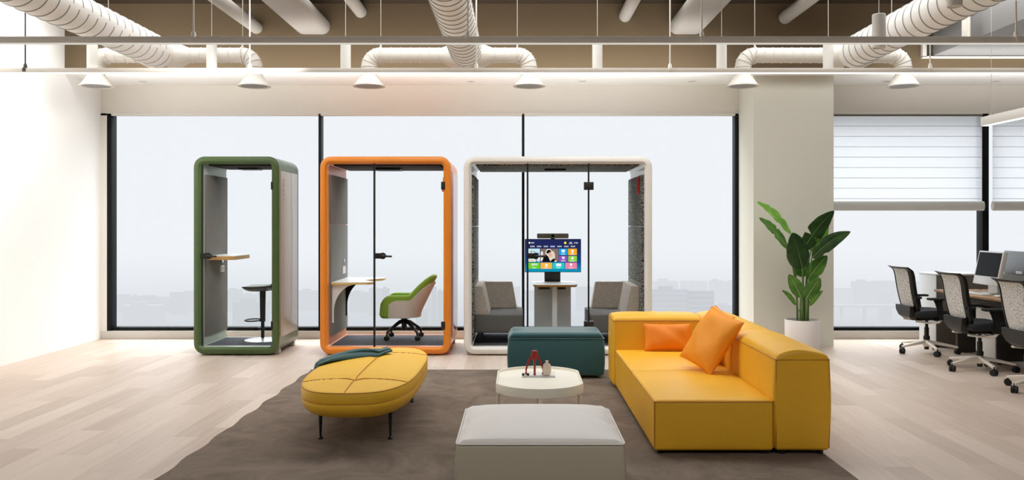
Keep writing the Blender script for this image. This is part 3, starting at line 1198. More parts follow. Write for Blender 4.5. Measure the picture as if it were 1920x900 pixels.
for y in (9.88, 10.66):
    br = []
    for k in range(13):
        a = PI / 2 * k / 12
        br.append((xi0 + 0.05 + 0.26 * (1 - math.cos(a)), zt - 0.03 - 0.33 * (1 - math.sin(a))))
    poly = [(xi0 + 0.035, zt - 0.03)] + [(xi0 + 0.035, 0.36)] + [(xi0 + 0.05, 0.36)] + br
    MB().prism(poly, y, y + 0.02, 'Y').build('desk_bracket', M['white_gloss'] if y < 10 else M['black'], t)
MB().box(xi0 + 0.034, xi0 + 0.046, 10.44, 10.60, 0.90, 0.99, 0.004).build('socket_plate', M['grey_panel'], t)
MB().lathe([(0.028, xi0 + 0.034), (0.028, xi0 + 0.045), (0.018, xi0 + 0.05)], (0, 10.52, 1.06), 20, 'X').build('light_switch', M['chrome'], t)
MB().box(-1.72, -1.42, 10.1, 10.35, 2.165, 2.195, 0.004).build('ceiling_lamp', M['black'], t)
MB().tube([(xi1 - 0.02, 9.93, 2.07), (xi1 - 0.03, 9.93, 1.9)], [0.011, 0.015], 12).build('rescue_hammer', M['red_plastic'], t)


# lounge task chair in it
def shell_pt(th, h, off, ext=0.0):
    """th 0 at the back, +-1 at the front of each arm; h 0 bottom, 1 top edge"""
    a = abs(th)
    s = 1 if th >= 0 else -1
    back = min(1.0, max(0.0, (0.40 - a) / 0.24))
    sm = back * back * (3 - 2 * back)
    if a < 0.5:
        an = a / 0.5 * PI / 2
        bx, by = 0.185 * math.cos(an), s * 0.235 * math.sin(an) ** 0.8
        nx, ny = math.cos(an), s * math.sin(an)
    else:
        u = (a - 0.5) / 0.5
        bx, by = -0.255 * u, s * (0.235 + 0.015 * math.sin(PI * u))
        nx, ny = 0, s
        if u > 0.8:
            q = (u - 0.8) / 0.2
            by -= s * 0.03 * q * q
    ztop = 0.625 + (0.865 - 0.625) * sm - 0.09 * max(0, (a - 0.80) / 0.2) ** 2.2
    zbot = 0.375 + 0.03 * max(0, (a - 0.7) / 0.3) ** 2
    hh = h
    z = zbot + (ztop - zbot) * h
    lean = 0.17 * sm * max(0, (z - 0.42) / 0.44) ** 1.1 + 0.03 * h
    x = bx + nx * 0.02 * h + lean * (1 if a < 0.5 else 0.5)
    y = by * (0.88 + 0.12 * h)
    return Vector((x + nx * off, y + ny * off, z))


cx0, cy0 = -1.415, 10.44


def shell_grid(off, t0, t1, h0, h1, n=44, m=14, round_=0.0):
    rows = []
    for i in range(n + 1):
        th = t0 + (t1 - t0) * i / n
        row = []
        for j in range(m + 1):
            h = h0 + (h1 - h0) * j / m
            hh = h
            if round_:
                e = max(0, (abs(th) / t1 - 0.72) / 0.28)
                hh = h0 + (h - h0) * (1 - round_ * e ** 2.5)
            p_ = shell_pt(th, hh, off)
            row.append(Vector((cx0 + p_.x, cy0 + p_.y, p_.z)))
        rows.append(row)
    return rows


t = thing('task_chair', 'lime green and pale grey swivel chair on black castors inside the orange booth', 'chair', (cx0, cy0, 0.099))
m = MB()
A = shell_grid(0.0, -1, 1, 0.02, 1.0)
B = shell_grid(-0.055, -1, 1, 0.02, 1.0)
closed_shell(m, A, B)
# rolled rim
rim = [(A[i][-1] + B[i][-1]) / 2 for i in range(len(A))]
front1 = [(A[-1][j] + B[-1][j]) / 2 for j in range(len(A[0]) - 1, -1, -1)]
front0 = [(A[0][j] + B[0][j]) / 2 for j in range(len(A[0]))]
m.tube(front0 + rim[1:] + front1[1:], 0.0275, 12)
m.build('upholstered_shell', M['lime'], t)
m = MB()
closed_shell(m, shell_grid(0.022, -0.82, 0.82, 0.0, 0.86, round_=0.22), shell_grid(0.002, -0.82, 0.82, 0.0, 0.86, round_=0.22))
m.build('outer_panel', M['shell_grey'], t, label='pale grey outer shell')
m = MB()
m.soft((cx0 - 0.275, cy0 - 0.205, 0.365), (cx0 + 0.12, cy0 + 0.205, 0.475), 0.045, fn=lambda p, u, v, w: p + Vector((0, 0, 0.012 * (1 - u * u) * (1 - v * v) * (w > 0))))
m.build('seat_cushion', M['lime'], t)
m = MB()
m.lathe([(0.03, 0.20), (0.034, 0.25), (0.03, 0.34), (0.09, 0.362), (0.1, 0.372)], (cx0, cy0, 0), 28)
m.build('swivel_column', M['black'], t)
fz = 0.099
for k in range(4):
    a = math.radians(45 + 90 * k)
    e = Vector((math.cos(a) * 0.255, math.sin(a) * 0.255, 0))
    c = Vector((cx0, cy0, 0))
    m = MB()
    m.tube([c + Vector((0, 0, 0.325)), c + e * 0.35 + Vector((0, 0, 0.30)), c + e * 0.8 + Vector((0, 0, 0.235)), c + e + Vector((0, 0, 0.2)), c + e * 1.04 + Vector((0, 0, fz + 0.05))],
           [0.026, 0.022, 0.018, 0.016, 0.012], 12)
    lg = m.build('leg', M['black'], t)
    m = MB()
    cc = c + e * 1.04
    tdir = Vector((-e.y, e.x, 0)).normalized()
    for s in (-1, 1):
        q = cc + tdir * (0.014 * s) + Vector((0, 0, fz + 0.027))
        m.cyl(q - tdir * 0.010, q + tdir * 0.010, 0.027, n=18)
    m.build('castor', M['black_soft'], lg)

# --- white booth
X0w, X1w = xb(869.5), xb(1223.5)
t, xi0, xi1, Y0, Y1 = booth('meeting_booth', 'wide white framed meeting booth with two benches and a screen inside', X0w, X1w, 1.37, 'wbooth', 'wbooth', 'wbooth', 'tweed', 'tweed', left_joints=(0.83, 1.49), right_fab=True)
for a, b in ((xi0 - 0.005, xb(988)), (xb(1105), xi1 + 0.005)):
    MB().box(a, b, 9.752, 9.762, 0.1, 2.21).build('side_glass', M['booth_glass'], t)
d = door_glass(t, xb(990), xb(1103))
MB().box(xb(987.6), xb(990.9), 9.742, 9.772, 0.1, 2.225).build('door_seal', M['black'], d)
MB().box(xb(1102.6), xb(1105.6), 9.742, 9.772, 0.1, 2.225).build('door_seal', M['black'], d)
hinge(d, xb(1104.3), zb(348.5), 0.11); hinge(d, xb(1104.3), zb(610), 0.11)
handle(d, xb(990), zb(480), 1)
MB().box(0.32, 0.58, 10.3, 10.5, 2.17, 2.20, 0.004).build('ceiling_lamp', M['black'], t)
m = MB().box(xi1 - 0.045, xi1 - 0.03, 9.98, 10.04, 1.86, 2.09, 0.006)
m.tube([(xi1 - 0.052, 10.01, 1.88), (xi1 - 0.052, 10.01, 2.07)], 0.013, 10)
m.build('rescue_hammer', M['red_plastic'], t)

# benches
def bench(label, x_wall, s, loc_y=10.0, y1=11.0):
    t = thing('booth_bench', label, 'bench', (x_wall + s * 0.3, 10.5, 0.099), 'grey benches in the white booth')

    def bx(mb, xa, xb_, *r, **k):
        return mb.box(min(xa, xb_), max(xa, xb_), *r, **k)
    w0, w1 = x_wall, x_wall + s * 0.575
    m = MB()
    lo = (min(w0, w1), loc_y, 0.225)
    hi = (max(w0, w1), y1 - 0.02, 0.44)
    m.soft(lo, hi, 0.02, inner=4, seg=2)
    m.build('seat', M['bench_seat'], t)
    # back along the side wall, sloped inner face; return along the rear
    m = MB()
    m.prism([(w0, 0.44), (w0 + s * 0.17, 0.44), (w0 + s * 0.085, 0.775), (w0, 0.775)] if s > 0 else [(w0, 0.44), (w0, 0.775), (w0 + s * 0.085, 0.775), (w0 + s * 0.17, 0.44)], loc_y + 0.04, y1 - 0.02, 'Y')
    m.build('backrest', M['bench_back'], t)
    m = MB()
    a, b = w0 + s * 0.05, w0 + s * 0.50
    b2 = w0 + s * 0.44
    yb0, yb1 = y1 - 0.20, y1 - 0.02
    rows = []
    for z, yy, xx in ((0.44, yb0 - 0.02, b), (0.775, yb0 + 0.05, b2)):
        rows.append([Vector((a, yy, z)), Vector((xx, yy, z)), Vector((xx, yb1, z)), Vector((a, yb1, z))])
    m.loft(rows)
    bmesh.ops.bevel(m.bm, geom=list(m.bm.edges), offset=0.008, segments=2, affect='EDGES')
    m.build('corner_back', M['bench_back'], t)
    for x in (w0 + s * 0.05, w1 - s * 0.06):
        for y in (loc_y + 0.07, y1 - 0.12):
            MB().box(x - 0.02, x + 0.02, y - 0.02, y + 0.02, 0.099, 0.23, 0.003).build('leg', M['black'], t)
    return t


bench('grey bench with a corner backrest, the one beside the orange booth side', xi0 + 0.036, 1)
bench('grey bench with a corner backrest, half hidden by the yellow sofa', xi1 - 0.036, -1)

# meeting table
tx = 0.453
t = thing('meeting_table', 'white topped table with grey slab legs between the two benches', 'table', (tx, 10.6, 0.099))
pl = []
for cx_, cy_, a0 in ((tx + 0.215, 10.86, 0), (tx - 0.215, 10.86, 90), (tx - 0.215, 10.36, 180), (tx + 0.215, 10.36, 270)):
    for k in range(5):
        a = math.radians(a0 + 90 * k / 4)
        pl.append((cx_ + 0.06 * math.cos(a), cy_ + 0.06 * math.sin(a)))
cxp = tx
top = MB().loft([[Vector((cxp + (x - cxp) * s, 10.61 + (y - 10.61) * s, z)) for x, y in pl] for z, s in ((0.745, 0.94), (0.752, 0.96), (0.772, 1.0))]).build('table_top', M['ply'], t)
MB().prism(pl, 0.772, 0.777).build('table_laminate', M['white_gloss'], top)
MB().box(tx - 0.25, tx + 0.22, 10.80, 10.825, 0.12, 0.745, 0.002).build('modesty_panel', M['grey_panel'], t)
MB().box(tx - 0.03, tx + 0.03, 10.5, 10.56, 0.12, 0.745, 0.004).build('post', M['white_gloss'], t)
MB().box(tx - 0.2, tx + 0.2, 10.4, 10.75, 0.099, 0.125, 0.004).build('foot_plate', M['grey_panel'], t)
m = MB().box(tx - 0.20, tx - 0.06, 10.55, 10.66, 0.70, 0.742, 0.004)
m.build('cable_tray', M['black'], t)
m = MB().box(tx + 0.035, tx + 0.14, 10.55, 10.66, 0.70, 0.742, 0.004)
m.build('cable_tray', M['black'], t)

# display screen
SY = 10.82
def sp_(x, y):
    return px(x, y, SY)


a, b = sp_(984, 510.5), sp_(1089.5, 448)
t = thing('display_screen', 'flat screen showing a colourful tile menu on the meeting table', 'screen', ((a.x + b.x) / 2, SY + 0.03, 0.777))
MB().box(a.x, b.x, SY, SY + 0.035, a.z, b.z, 0.003).build('screen_case', M['bezel'], t)
c0, c1 = sp_(1021, 528), sp_(1051, 509)
MB().box(c0.x, c1.x, SY + 0.03, SY + 0.05, 0.777, a.z + 0.05, 0.003).box(c0.x, c1.x, SY - 0.02, SY + 0.07, 0.777, 0.785, 0.002).build('stand', M['hinge'], t)
ux0, ux1, uz0, uz1 = a.x + 0.008, b.x - 0.008, a.z + 0.008, b.z - 0.008
# ui coordinates: zoomed crop 1473x900 of (984..1092, 446..512)
def ui(x, y):
    p_ = sp_(984 + x / 1473 * 108, 446 + y / 900 * 66)
    return p_.x, p_.z


panel_mat = bpy.data.materials.new('screen_blue_gradient')
panel_mat.use_nodes = True
nt = panel_mat.node_tree
nt.nodes.clear()
tc = N(nt, 'ShaderNodeTexCoord')
sx_ = N(nt, 'ShaderNodeSeparateXYZ')
nt.links.new(tc.outputs['Generated'], sx_.inputs[0])
cr = N(nt, 'ShaderNodeValToRGB')
cr.color_ramp.elements[0].color = rgb((10, 150, 190))
cr.color_ramp.elements[1].color = rgb((34, 42, 92))
cr.color_ramp.elements[0].position = 0.02
cr.color_ramp.elements[1].position = 0.75
e_ = cr.color_ramp.elements.new(0.3)
e_.color = rgb((16, 74, 150))
nt.links.new(sx_.outputs['Z'], cr.inputs['Fac'])
em = N(nt, 'ShaderNodeEmission')
nt.links.new(cr.outputs['Color'], em.inputs['Color'])
oo = N(nt, 'ShaderNodeOutputMaterial')
nt.links.new(em.outputs[0], oo.inputs['Surface'])
scr = MB().box(ux0, ux1, SY - 0.002, SY + 0.001, uz0, uz1).build('screen_picture', panel_mat, t)
ecache = {}


def E(c):
    if c not in ecache:
        ecache[c] = emit('screen_%02x%02x%02x' % c, c)
    return ecache[c]


def rects(name, c, rs, y0=SY - 0.004, dy=0.001):
    mb = MB()
    for r in rs:
        x0_, z1_ = ui(r[0], r[1])
        x1_, z0_ = ui(r[2], r[3])
        mb.box(x0_, x1_, y0, y0 + dy, z0_, z1_)
    return mb.build(name, E(c), scr)


def poly(name, c, pts, y0, closed=True):
    mb = MB()
    for pp in (pts if isinstance(pts[0][0], tuple) else [pts]):
        mb.prism([ui(*q) for q in pp], y0, y0 + 0.0008, 'Y')
    return mb.build(name, E(c), scr)


def disc(cx_, cy_, r, n=16):
    return tuple((cx_ + r * math.cos(2 * PI * k / n), cy_ + r * math.sin(2 * PI * k / n)) for k in range(n))


for c, r in (((30, 164, 228), (872, 275, 1092, 440)), ((252, 172, 28), (1104, 275, 1332, 440)), ((146, 84, 186), (872, 462, 1092, 612)),
             ((142, 212, 62), (1110, 462, 1332, 612)), ((112, 208, 48), (92, 632, 385, 792)), ((250, 186, 66), (403, 632, 698, 792)),
             ((38, 204, 202), (712, 632, 1010, 792)), ((240, 134, 166), (1030, 632, 1332, 792)), ((200, 236, 246), (92, 275, 385, 612)),
             ((134, 112, 104), (403, 275, 860, 612))):
    rects('menu_tile', c, [r])
# picture of people: dark clothes, dark hair, pale hood, faces
y2 = SY - 0.0052
poly('picture_shape', (228, 218, 200), [(520, 400), (540, 320), (590, 280), (650, 285), (690, 330), (740, 350), (770, 420), (775, 500), (690, 590), (640, 590), (590, 480)], y2)
poly('picture_shape', (18, 16, 18), [(440, 612), (470, 520), (540, 420), (600, 480), (650, 600), (720, 530), (800, 560), (850, 612)], y2 - 0.001)
poly('picture_shape', (26, 18, 18), [(548, 380), (570, 325), (620, 300), (660, 320), (672, 370), (640, 365), (600, 395), (570, 402)], y2 - 0.001)
poly('picture_shape', (224, 178, 160), [(600, 395), (640, 368), (672, 372), (690, 430), (680, 480), (640, 500), (610, 470)], y2 - 0.001)
poly('picture_shape', (236, 200, 188), [(690, 400), (740, 400), (750, 460), (720, 510), (688, 490)], y2 - 0.001)
poly('picture_shape', (236, 206, 190), [(750, 600), (780, 560), (820, 590), (825, 612), (760, 612)], y2 - 0.002)
rects('picture_shape', (236, 234, 230), [(410, 350, 465, 440), (410, 500, 470, 590), (330, 500, 392, 560)], y2)
poly('picture_shape', (50, 90, 180), [[(280, 590), (330, 590), (330, 612), (280, 612)], [(225, 330), (262, 365), (225, 372)], [(330, 385), (365, 385), (345, 425)]][0:1][0], y2)
rects('picture_shape', (214, 90, 60), [(140, 335, 190, 368), (275, 545, 320, 570)], y2)
rects('picture_shape', (246, 206, 150), [(96, 560, 240, 600), (310, 330, 350, 362)], y2)
rects('picture_shape', (60, 140, 214), [(222, 335, 258, 368), (330, 385, 365, 420)], y2)
# rows of small white writing
W = (244, 246, 250)


def glyphs(cx_, cy_, w, h, n, seed):
    rnd = random.Random(seed)
    out = []
    cw = w / n
    for i in range(n):
        x = cx_ - w / 2 + i * cw
        out.append((x, cy_ - h / 2, x + cw * 0.82, cy_ - h / 2 + h * 0.2))
        out.append((x, cy_ + h * 0.3, x + cw * 0.82, cy_ + h / 2))
        q = x + cw * rnd.uniform(0.1, 0.6)
        out.append((q, cy_ - h / 2, q + cw * 0.2, cy_ + h / 2))
        out.append((x + cw * 0.05, cy_ - h * 0.1, x + cw * 0.75, cy_ + h * 0.1))
    return out


gl = []
for i, x in enumerate((198, 368, 542, 714, 890, 1064, 1232)):
    gl += glyphs(x, 219, 118, 30, 4, i)
rects('highlight', (40, 90, 200), [(648, 202, 780, 236)], SY - 0.0035)
gl += glyphs(202, 126, 84, 30, 3, 9)
for i, (x, y, w_) in enumerate(((982, 417, 105), (1218, 417, 105), (982, 590, 110), (1218, 590, 110), (238, 763, 105), (550, 763, 105), (864, 763, 105), (1182, 763, 110))):
    gl += glyphs(x, y, w_, 26, 4, 20 + i)
gl += [(1122, 148, 1222, 156), (1140, 108, 1205, 118), (1150, 128, 1212, 134)]
rects('small_writing', W, gl, SY - 0.0062)
# icons
poly('icon', W, [disc(118, 126, 24)], SY - 0.006)
poly('icon', (250, 226, 90), [disc(1033, 128, 32)], SY - 0.006)
poly('icon', W, [(935, 300), (1030, 300), (1026, 350), (1005, 372), (982, 382), (960, 372), (939, 350)], SY - 0.006)
poly('icon', W, [[(1182, 330), (1195, 308), (1218, 300), (1242, 308), (1252, 330), (1240, 356), (1234, 390), (1202, 390), (1196, 356)]][0], SY - 0.006)
poly('icon', W, [(930, 474), (950, 480), (1025, 484), (1012, 530), (962, 530), (948, 490)], SY - 0.006)
poly('icon', W, [disc(966, 545, 10), disc(1006, 545, 10)], SY - 0.006)
poly('icon', W, [disc(1218, 518, 34)], SY - 0.006)
poly('icon', W, [[(520, 672), (585, 662), (582, 732), (524, 732)]][0], SY - 0.006)
poly('icon', W, [(800, 656), (928, 656), (928, 726), (800, 726)], SY - 0.006)
poly('icon', W, [disc(1182, 682, 32)], SY - 0.006)
poly('icon', W, [(1160, 700), (1204, 700), (1200, 726), (1182, 712), (1164, 726)], SY - 0.0065)
# slanted capitals on the green tile and the clock at the top
def text(body, x, y, h, c, shear=0.0, name='lettering'):
    cu = bpy.data.curves.new('t', 'FONT')
    cu.body = body
    cu.size = 1.0
    cu.align_x = 'CENTER'
    cu.align_y = 'CENTER'
    cu.shear = shear
    cu.offset = 0.02
    o = bpy.data.objects.new('t', cu)
    COL.objects.link(o)
    dg = bpy.context.evaluated_depsgraph_get()
    me = bpy.data.meshes.new_from_object(o.evaluated_get(dg))
    bpy.data.objects.remove(o)
    mb = MB()
    mb.bm.from_mesh(me)
    X, Z = ui(x, y)
    k = h / 900 * 66 / F * SY / 0.7
    mb.xf(Matrix.Translation((X, SY - 0.0065, Z)) @ Matrix.Rotation(PI / 2, 4, 'X') @ Matrix.Diagonal((k, k, k, 1)))
    return mb.build(name, E(c), scr)


text('4KTV' if False else '40W', 238, 685, 56, W, 0.3)
text('17:26', 1305, 130, 34, W, 0.0)

# camera bar on top of the screen
a, b = px(1007, 447, SY), px(1066, 437.5, SY)
mx_ = (a.x + b.x) / 2
t = thing('conference_camera', 'slim grey camera bar with a round lens on top of the screen', 'camera', (mx_, SY + 0.02, sp_(0, 448).z))
MB().box(a.x, b.x, SY - 0.02, SY + 0.04, a.z, b.z, 0.012, 3).build('camera_bar', M['gunmetal'], t)
MB().box(mx_ - 0.027, mx_ + 0.027, SY - 0.01, SY + 0.03, sp_(0, 448).z, a.z + 0.004, 0.003).build('clamp', M['black'], t)
l = MB().lathe([(0.030, SY - 0.018), (0.030, SY - 0.026), (0.020, SY - 0.028)], (mx_, 0, (a.z + b.z) / 2), 28, 'Y').build('lens_ring', mat('green_lens_ring', (70, 120, 74), 0.4), t)
MB().lathe([(0.020, SY - 0.024), (0.019, SY - 0.031), (0.006, SY - 0.034)], (mx_, 0, (a.z + b.z) / 2), 24, 'Y').build('lens', M['screen_black'], l)

# ------------------------------------------------------------------ sofa
SX0, SXI, SX1 = 0.885, 1.668, 2.035
SYF, SYM, SYA, SYB = 5.50, 6.62, 7.71, 8.10
BZ = RUGZ + 0.028
t = thing('corner_sofa', 'low mustard yellow modular corner sofa on the rug', 'sofa', (1.45, 6.8, RUGZ))


def wrinkle(p, ax, amp, f, seed):
    return amp * math.sin(f * ax + seed) * math.sin(f * 0.37 * ax + 1.7 * seed)


def seat_block(x0, x1, y0, y1, z1, seed):
    def fn(p, u, v, w):
        q = p.copy()
        if w > 0.2:
            cu = max(0, 1 - abs(u) ** 3)
            cv = max(0, 1 - abs(v) ** 3)
            q.z += 0.014 * cu * cv * (w - 0.2) / 0.8
            q.z += 0.0035 * math.exp(-((u + 0.85) / 0.22) ** 2) * math.sin(26 * v + 5 * u + seed) * cv
        if abs(w) < 0.9:
            k = 1 - w * w
            if abs(v) > 0.85:
                q.y += 0.006 * (1 if v > 0 else -1) * k * (1 - u * u)
            if u < -0.85:
                q.x -= 0.008 * k * (1 - v * v)
        return q
    return MB().soft((x0, y0, BZ), (x1, y1, z1), 0.022, fn, inner=14, seg=3)


def top_seam(par, x0, x1, y0, y1, z, r=0.0045, ins=0.006):
    pts = []
    rr = 0.02
    for cx_, cy_, a0 in ((x1 - rr, y1 - rr, 0), (x0 + rr, y1 - rr, 90), (x0 + rr, y0 + rr, 180), (x1 - rr, y0 + rr, 270)):
        for k in range(5):
            a = math.radians(a0 + 90 * k / 4)
            pts.append((cx_ + (rr + ins - 0.006) * math.cos(a), cy_ + (rr + ins - 0.006) * math.sin(a), z))
    MB().loop_tube(pts, r, 6).build('piping', M['yellow_seam'], par)


zs_ = 0.372
o = seat_block(SX0, SXI, SYF, SYM - 0.004, zs_, 0.3).build('seat', M['yellow'], t)
top_seam(o, SX0, SXI, SYF, SYM - 0.004, zs_ - 0.012)
for cx_, cy_ in ((SX0 + 0.004, SYF + 0.004), (SXI - 0.004, SYF + 0.004)):
    MB().cyl((cx_, cy_, BZ + 0.02), (cx_, cy_, zs_ - 0.014), 0.004, n=6).build('piping', M['yellow_seam'], o)
o = seat_block(SX0, SXI, SYM + 0.004, SYA, zs_, 1.9).build('seat', M['yellow'], t)
top_seam(o, SX0, SXI, SYM + 0.004, SYA, zs_ - 0.012)


def back_block(x0, x1, y0, y1, z1, crown, axis, seed, endpipe=True):
    """upright block whose crown is rounded across its thickness"""
    def fn(p, u, v, w):
        q = p.copy()
        a, b = (u, v) if axis == 'Y' else (v, u)     # a across, b along
        if w > 0.55:
            k = (w - 0.55) / 0.45
            q.z += crown * (max(0, 1 - a * a) ** 0.7) * k * (0.72 + 0.28 * max(0, 1 - b ** 6))
            q.z += 0.008 * k * math.sin(30 * b + seed + 2.0 * a) * max(0, 1 - abs(a)) * (0.5 + 0.5 * math.sin(5 * b + seed))
        k = 1 - w * w
        s = 1 if a > 0 else -1
        bulge = 0.014 * k * (abs(a) ** 3) * s
        if axis == 'Y':
            q.x += bulge
            q.y += 0.01 * k * (abs(b) ** 6) * (1 if b > 0 else -1) * (1 - a * a)
        else:
            q.y += bulge
            q.x += 0.01 * k * (abs(b) ** 6) * (1 if b > 0 else -1) * (1 - a * a)
        return q
    return MB().soft((x0, y0, BZ), (x1, y1, z1), 0.026, fn, inner=14, seg=3)


zt_ = 0.652
o = back_block(SXI + 0.01, SX1, SYF, SYM - 0.02, zt_, 0.062, 'Y', 0.4).build('backrest', M['yellow'], t)
top_seam(o, SXI + 0.01, SX1, SYF, SYM - 0.02, zt_ - 0.018)
for cx_, cy_ in ((SXI + 0.016, SYF + 0.005), (SX1 - 0.006, SYF + 0.005)):
    MB().cyl((cx_, cy_, BZ + 0.02), (cx_, cy_, zt_ - 0.02), 0.004, n=6).build('piping', M['yellow_seam'], o)
o = back_block(SXI + 0.01, SX1, SYM - 0.012, SYB, zt_, 0.055, 'Y', 2.2).build('backrest', M['yellow'], t)
top_seam(o, SXI + 0.01, SX1, SYM - 0.012, SYB, zt_ - 0.018)
o = back_block(SX0 - 0.02, SXI + 0.004, SYA + 0.004, SYB, zt_, 0.045, 'X', 1.1).build('armrest', M['yellow'], t)
top_seam(o, SX0 - 0.02, SXI + 0.004, SYA + 0.004, SYB, zt_ - 0.018)
for x, y in ((SX0 + 0.05, SYF + 0.06), (SXI - 0.06, SYF + 0.06), (SXI + 0.07, SYF + 0.05), (SX1 - 0.05, SYF + 0.05), (SX0 + 0.04, SYM), (SX1 - 0.05, SYM), (SX0 + 0.03, SYB - 0.1), (SX1 - 0.05, SYB - 0.08)):
    MB().cyl((x, y, RUGZ), (x, y, BZ + 0.01), 0.022, n=14).build('foot', M['black'], t)


# cushions
def pillow(name, label, c, U, V, T, m, seam=None, dents=0.012, seed=0.0, group=None):
    """U, V half axes in the plane of the cushion, T half thickness"""
    c, U, V = Vector(c), Vector(U), Vector(V)
    nrm = U.cross(V).normalized()
    n = 30
    def surf(sgn):
        rows = []
        for i in range(n + 1):
            u = -1 + 2 * i / n
            row = []
            for j in range(n + 1):
                v = -1 + 2 * j / n
                h = (max(0, 1 - abs(u) ** 2.6) * max(0, 1 - abs(v) ** 2.6)) ** 0.55
                ku = 1 - 0.055 * (1 - v * v) if abs(u) > 0 else 1
                uu = u * (1 - 0.07 * (1 - v * v) * abs(u) ** 3)
                vv = v * (1 - 0.07 * (1 - u * u) * abs(v) ** 3)
                d = dents * h * (math.sin(3.1 * u + seed) * math.sin(2.7 * v + 1.3 * seed) + 0.5 * math.sin(6 * u + 4 * v + seed))
                row.append(c + U * uu + V * vv + nrm * (sgn * (T * h + 0.002) + d))
            rows.append(row)
        return rows
    t = thing(name, label, 'cushion', c + Vector((0, 0, -abs(U.z) - abs(V.z))), group)
    mb = MB()
    A, B = surf(1), surf(-1)
    closed_shell(mb, A, B)
    mb.build('cushion_body', m, t, sharp=80)
    edge = [A[i][0] for i in range(n)] + [A[n][j] for j in range(n)] + [A[i][n] for i in range(n, 0, -1)] + [A[0][j] for j in range(n, 0, -1)]
    MB().loop_tube([(p_ + q_) / 2 for p_, q_ in zip(edge, [B[i][0] for i in range(n)] + [B[n][j] for j in range(n)] + [B[i][n] for i in range(n, 0, -1)] + [B[0][j] for j in range(n, 0, -1)])], 0.004, 6).build('edge_seam', seam or m, t)
    return t


pillow('sofa_cushion', 'big orange square cushion leaning against the sofa back on one corner', (1.503, 6.58, 0.616), (0.130, 0.0, 0.200), (0.074, -0.205, -0.042), 0.08, M['orange_cushion'], M['orange_cushion2'], seed=0.7)
pillow('sofa_cushion', 'small oblong orange cushion standing against the sofa arm', (1.345, 7.585, 0.372 + 0.13), (0.215, 0.0, 0.0), (0, 0.045, 0.115), 0.055, M['orange_cushion2'], seed=2.0, dents=0.008)
pillow('sofa_cushion', 'golden cushion tucked behind the big orange cushion', (1.585, 7.0, 0.592), (0.13, 0.0, 0.205), (0.03, -0.20, -0.03), 0.06, M['yellow_cushion'], M['orange_cushion2'], seed=1.2)

# ------------------------------------------------------------------ oval ottoman
OX, OY, OA, OB = -1.145, 6.52, 0.405, 1.01


def sup(th, a, b, n=3.0):
    c, s = math.cos(th), math.sin(th)
    r = (abs(c / a) ** n + abs(s / b) ** n) ** (-1 / n)
    return r * c, r * s


def otop(x, y):
    """height of the padded top"""
    dx, dy = x - OX, y - OY
    th = math.atan2(dy, dx)
    rx, ry = sup(th, OA, OB)
    s = min(1, math.hypot(dx, dy) / math.hypot(rx, ry))
    z = 0.418 + 0.034 * (1 - s ** 3.0)
    z -= 0.012 * math.exp(-(dx / 0.035) ** 2)
    for yy in (OY - 0.60, OY + 0.60):
        z -= 0.012 * math.exp(-((dy - (yy - OY)) / 0.045) ** 2)
    return z


t = thing('oval_ottoman', 'long mustard yellow oval ottoman on thin black legs with a teal throw on it', 'ottoman', (OX, OY, RUGZ))
mb = MB()
rows = []
nn = 160
for s in (0.004, 0.012, 0.03, 0.05, 0.08, 0.14, 0.2, 0.27, 0.34, 0.41, 0.48, 0.54, 0.6, 0.66, 0.72, 0.78, 0.83, 0.88, 0.92, 0.955, 0.98):
    row = []
    for k in range(nn):
        x, y = sup(2 * PI * k / nn, OA, OB)
        X, Y = OX + x * s, OY + y * s
        row.append(Vector((X, Y, otop(X, Y))))
    rows.append(row)
for s, z in ((0.993, 0.414), (1.0, 0.404), (1.004, 0.375), (1.0, 0.345), (0.994, 0.338), (1.0, 0.331), (0.995, 0.305), (0.97, 0.272), (0.92, 0.242), (0.84, 0.218), (0.72, 0.203), (0.5, 0.195), (0.1, 0.193)):
    row = []
    for k in range(nn):
        x, y = sup(2 * PI * k / nn, OA, OB)
        row.append(Vector((OX + x * s, OY + y * s, z)))
    rows.append(row)
vv = mb.grid(rows, closed_v=True)
mb.face(vv[0]); mb.face(vv[-1])
seat = mb.build('padded_seat', M['yellow2'], t, sharp=80)
for z, s in ((0.412, 0.996), (0.338, 0.9965)):
    pts = []
    for k in range(120):
        x, y = sup(2 * PI * k / 120, OA, OB)
        pts.append((OX + x * s, OY + y * s, z))
    MB().loop_tube(pts, 0.0035, 6).build('piping', M['yellow_seam'], seat)


def oseam(p0, p1):
    pts = [(p0[0] + (p1[0] - p0[0]) * k / 40, p0[1] + (p1[1] - p0[1]) * k / 40) for k in range(41)]
    MB().tube([(x, y, otop(x, y) + 0.0035) for x, y in pts], 0.0035, 6).build('seam', M['yellow_seam'], seat)


oseam((OX, OY - OB + 0.01), (OX, OY + OB - 0.01))
for yy in (-0.60, 0.60):
    w_ = OA * (1 - (abs(yy) / OB) ** 3.0) ** (1 / 3.0) - 0.008
    oseam((OX - w_, OY + yy), (OX + w_, OY + yy))
for sx_i in (-1, 1):
    for yy in (5.92, 7.14):
        x = OX + sx_i * 0.245
        mb = MB().tube([(x, yy, 0.235), (x, yy, 0.15), (x, yy, RUGZ + 0.022), (x, yy, RUGZ + 0.012)], [0.015, 0.013, 0.008, 0.008], 14)
        lg = mb.build('leg', M['black'], t)
        MB().lathe([(0.008, RUGZ + 0.02), (0.02, RUGZ + 0.006), (0.02, RUGZ)], (x, yy, 0), 16).build('leg_foot', M['black'], lg)

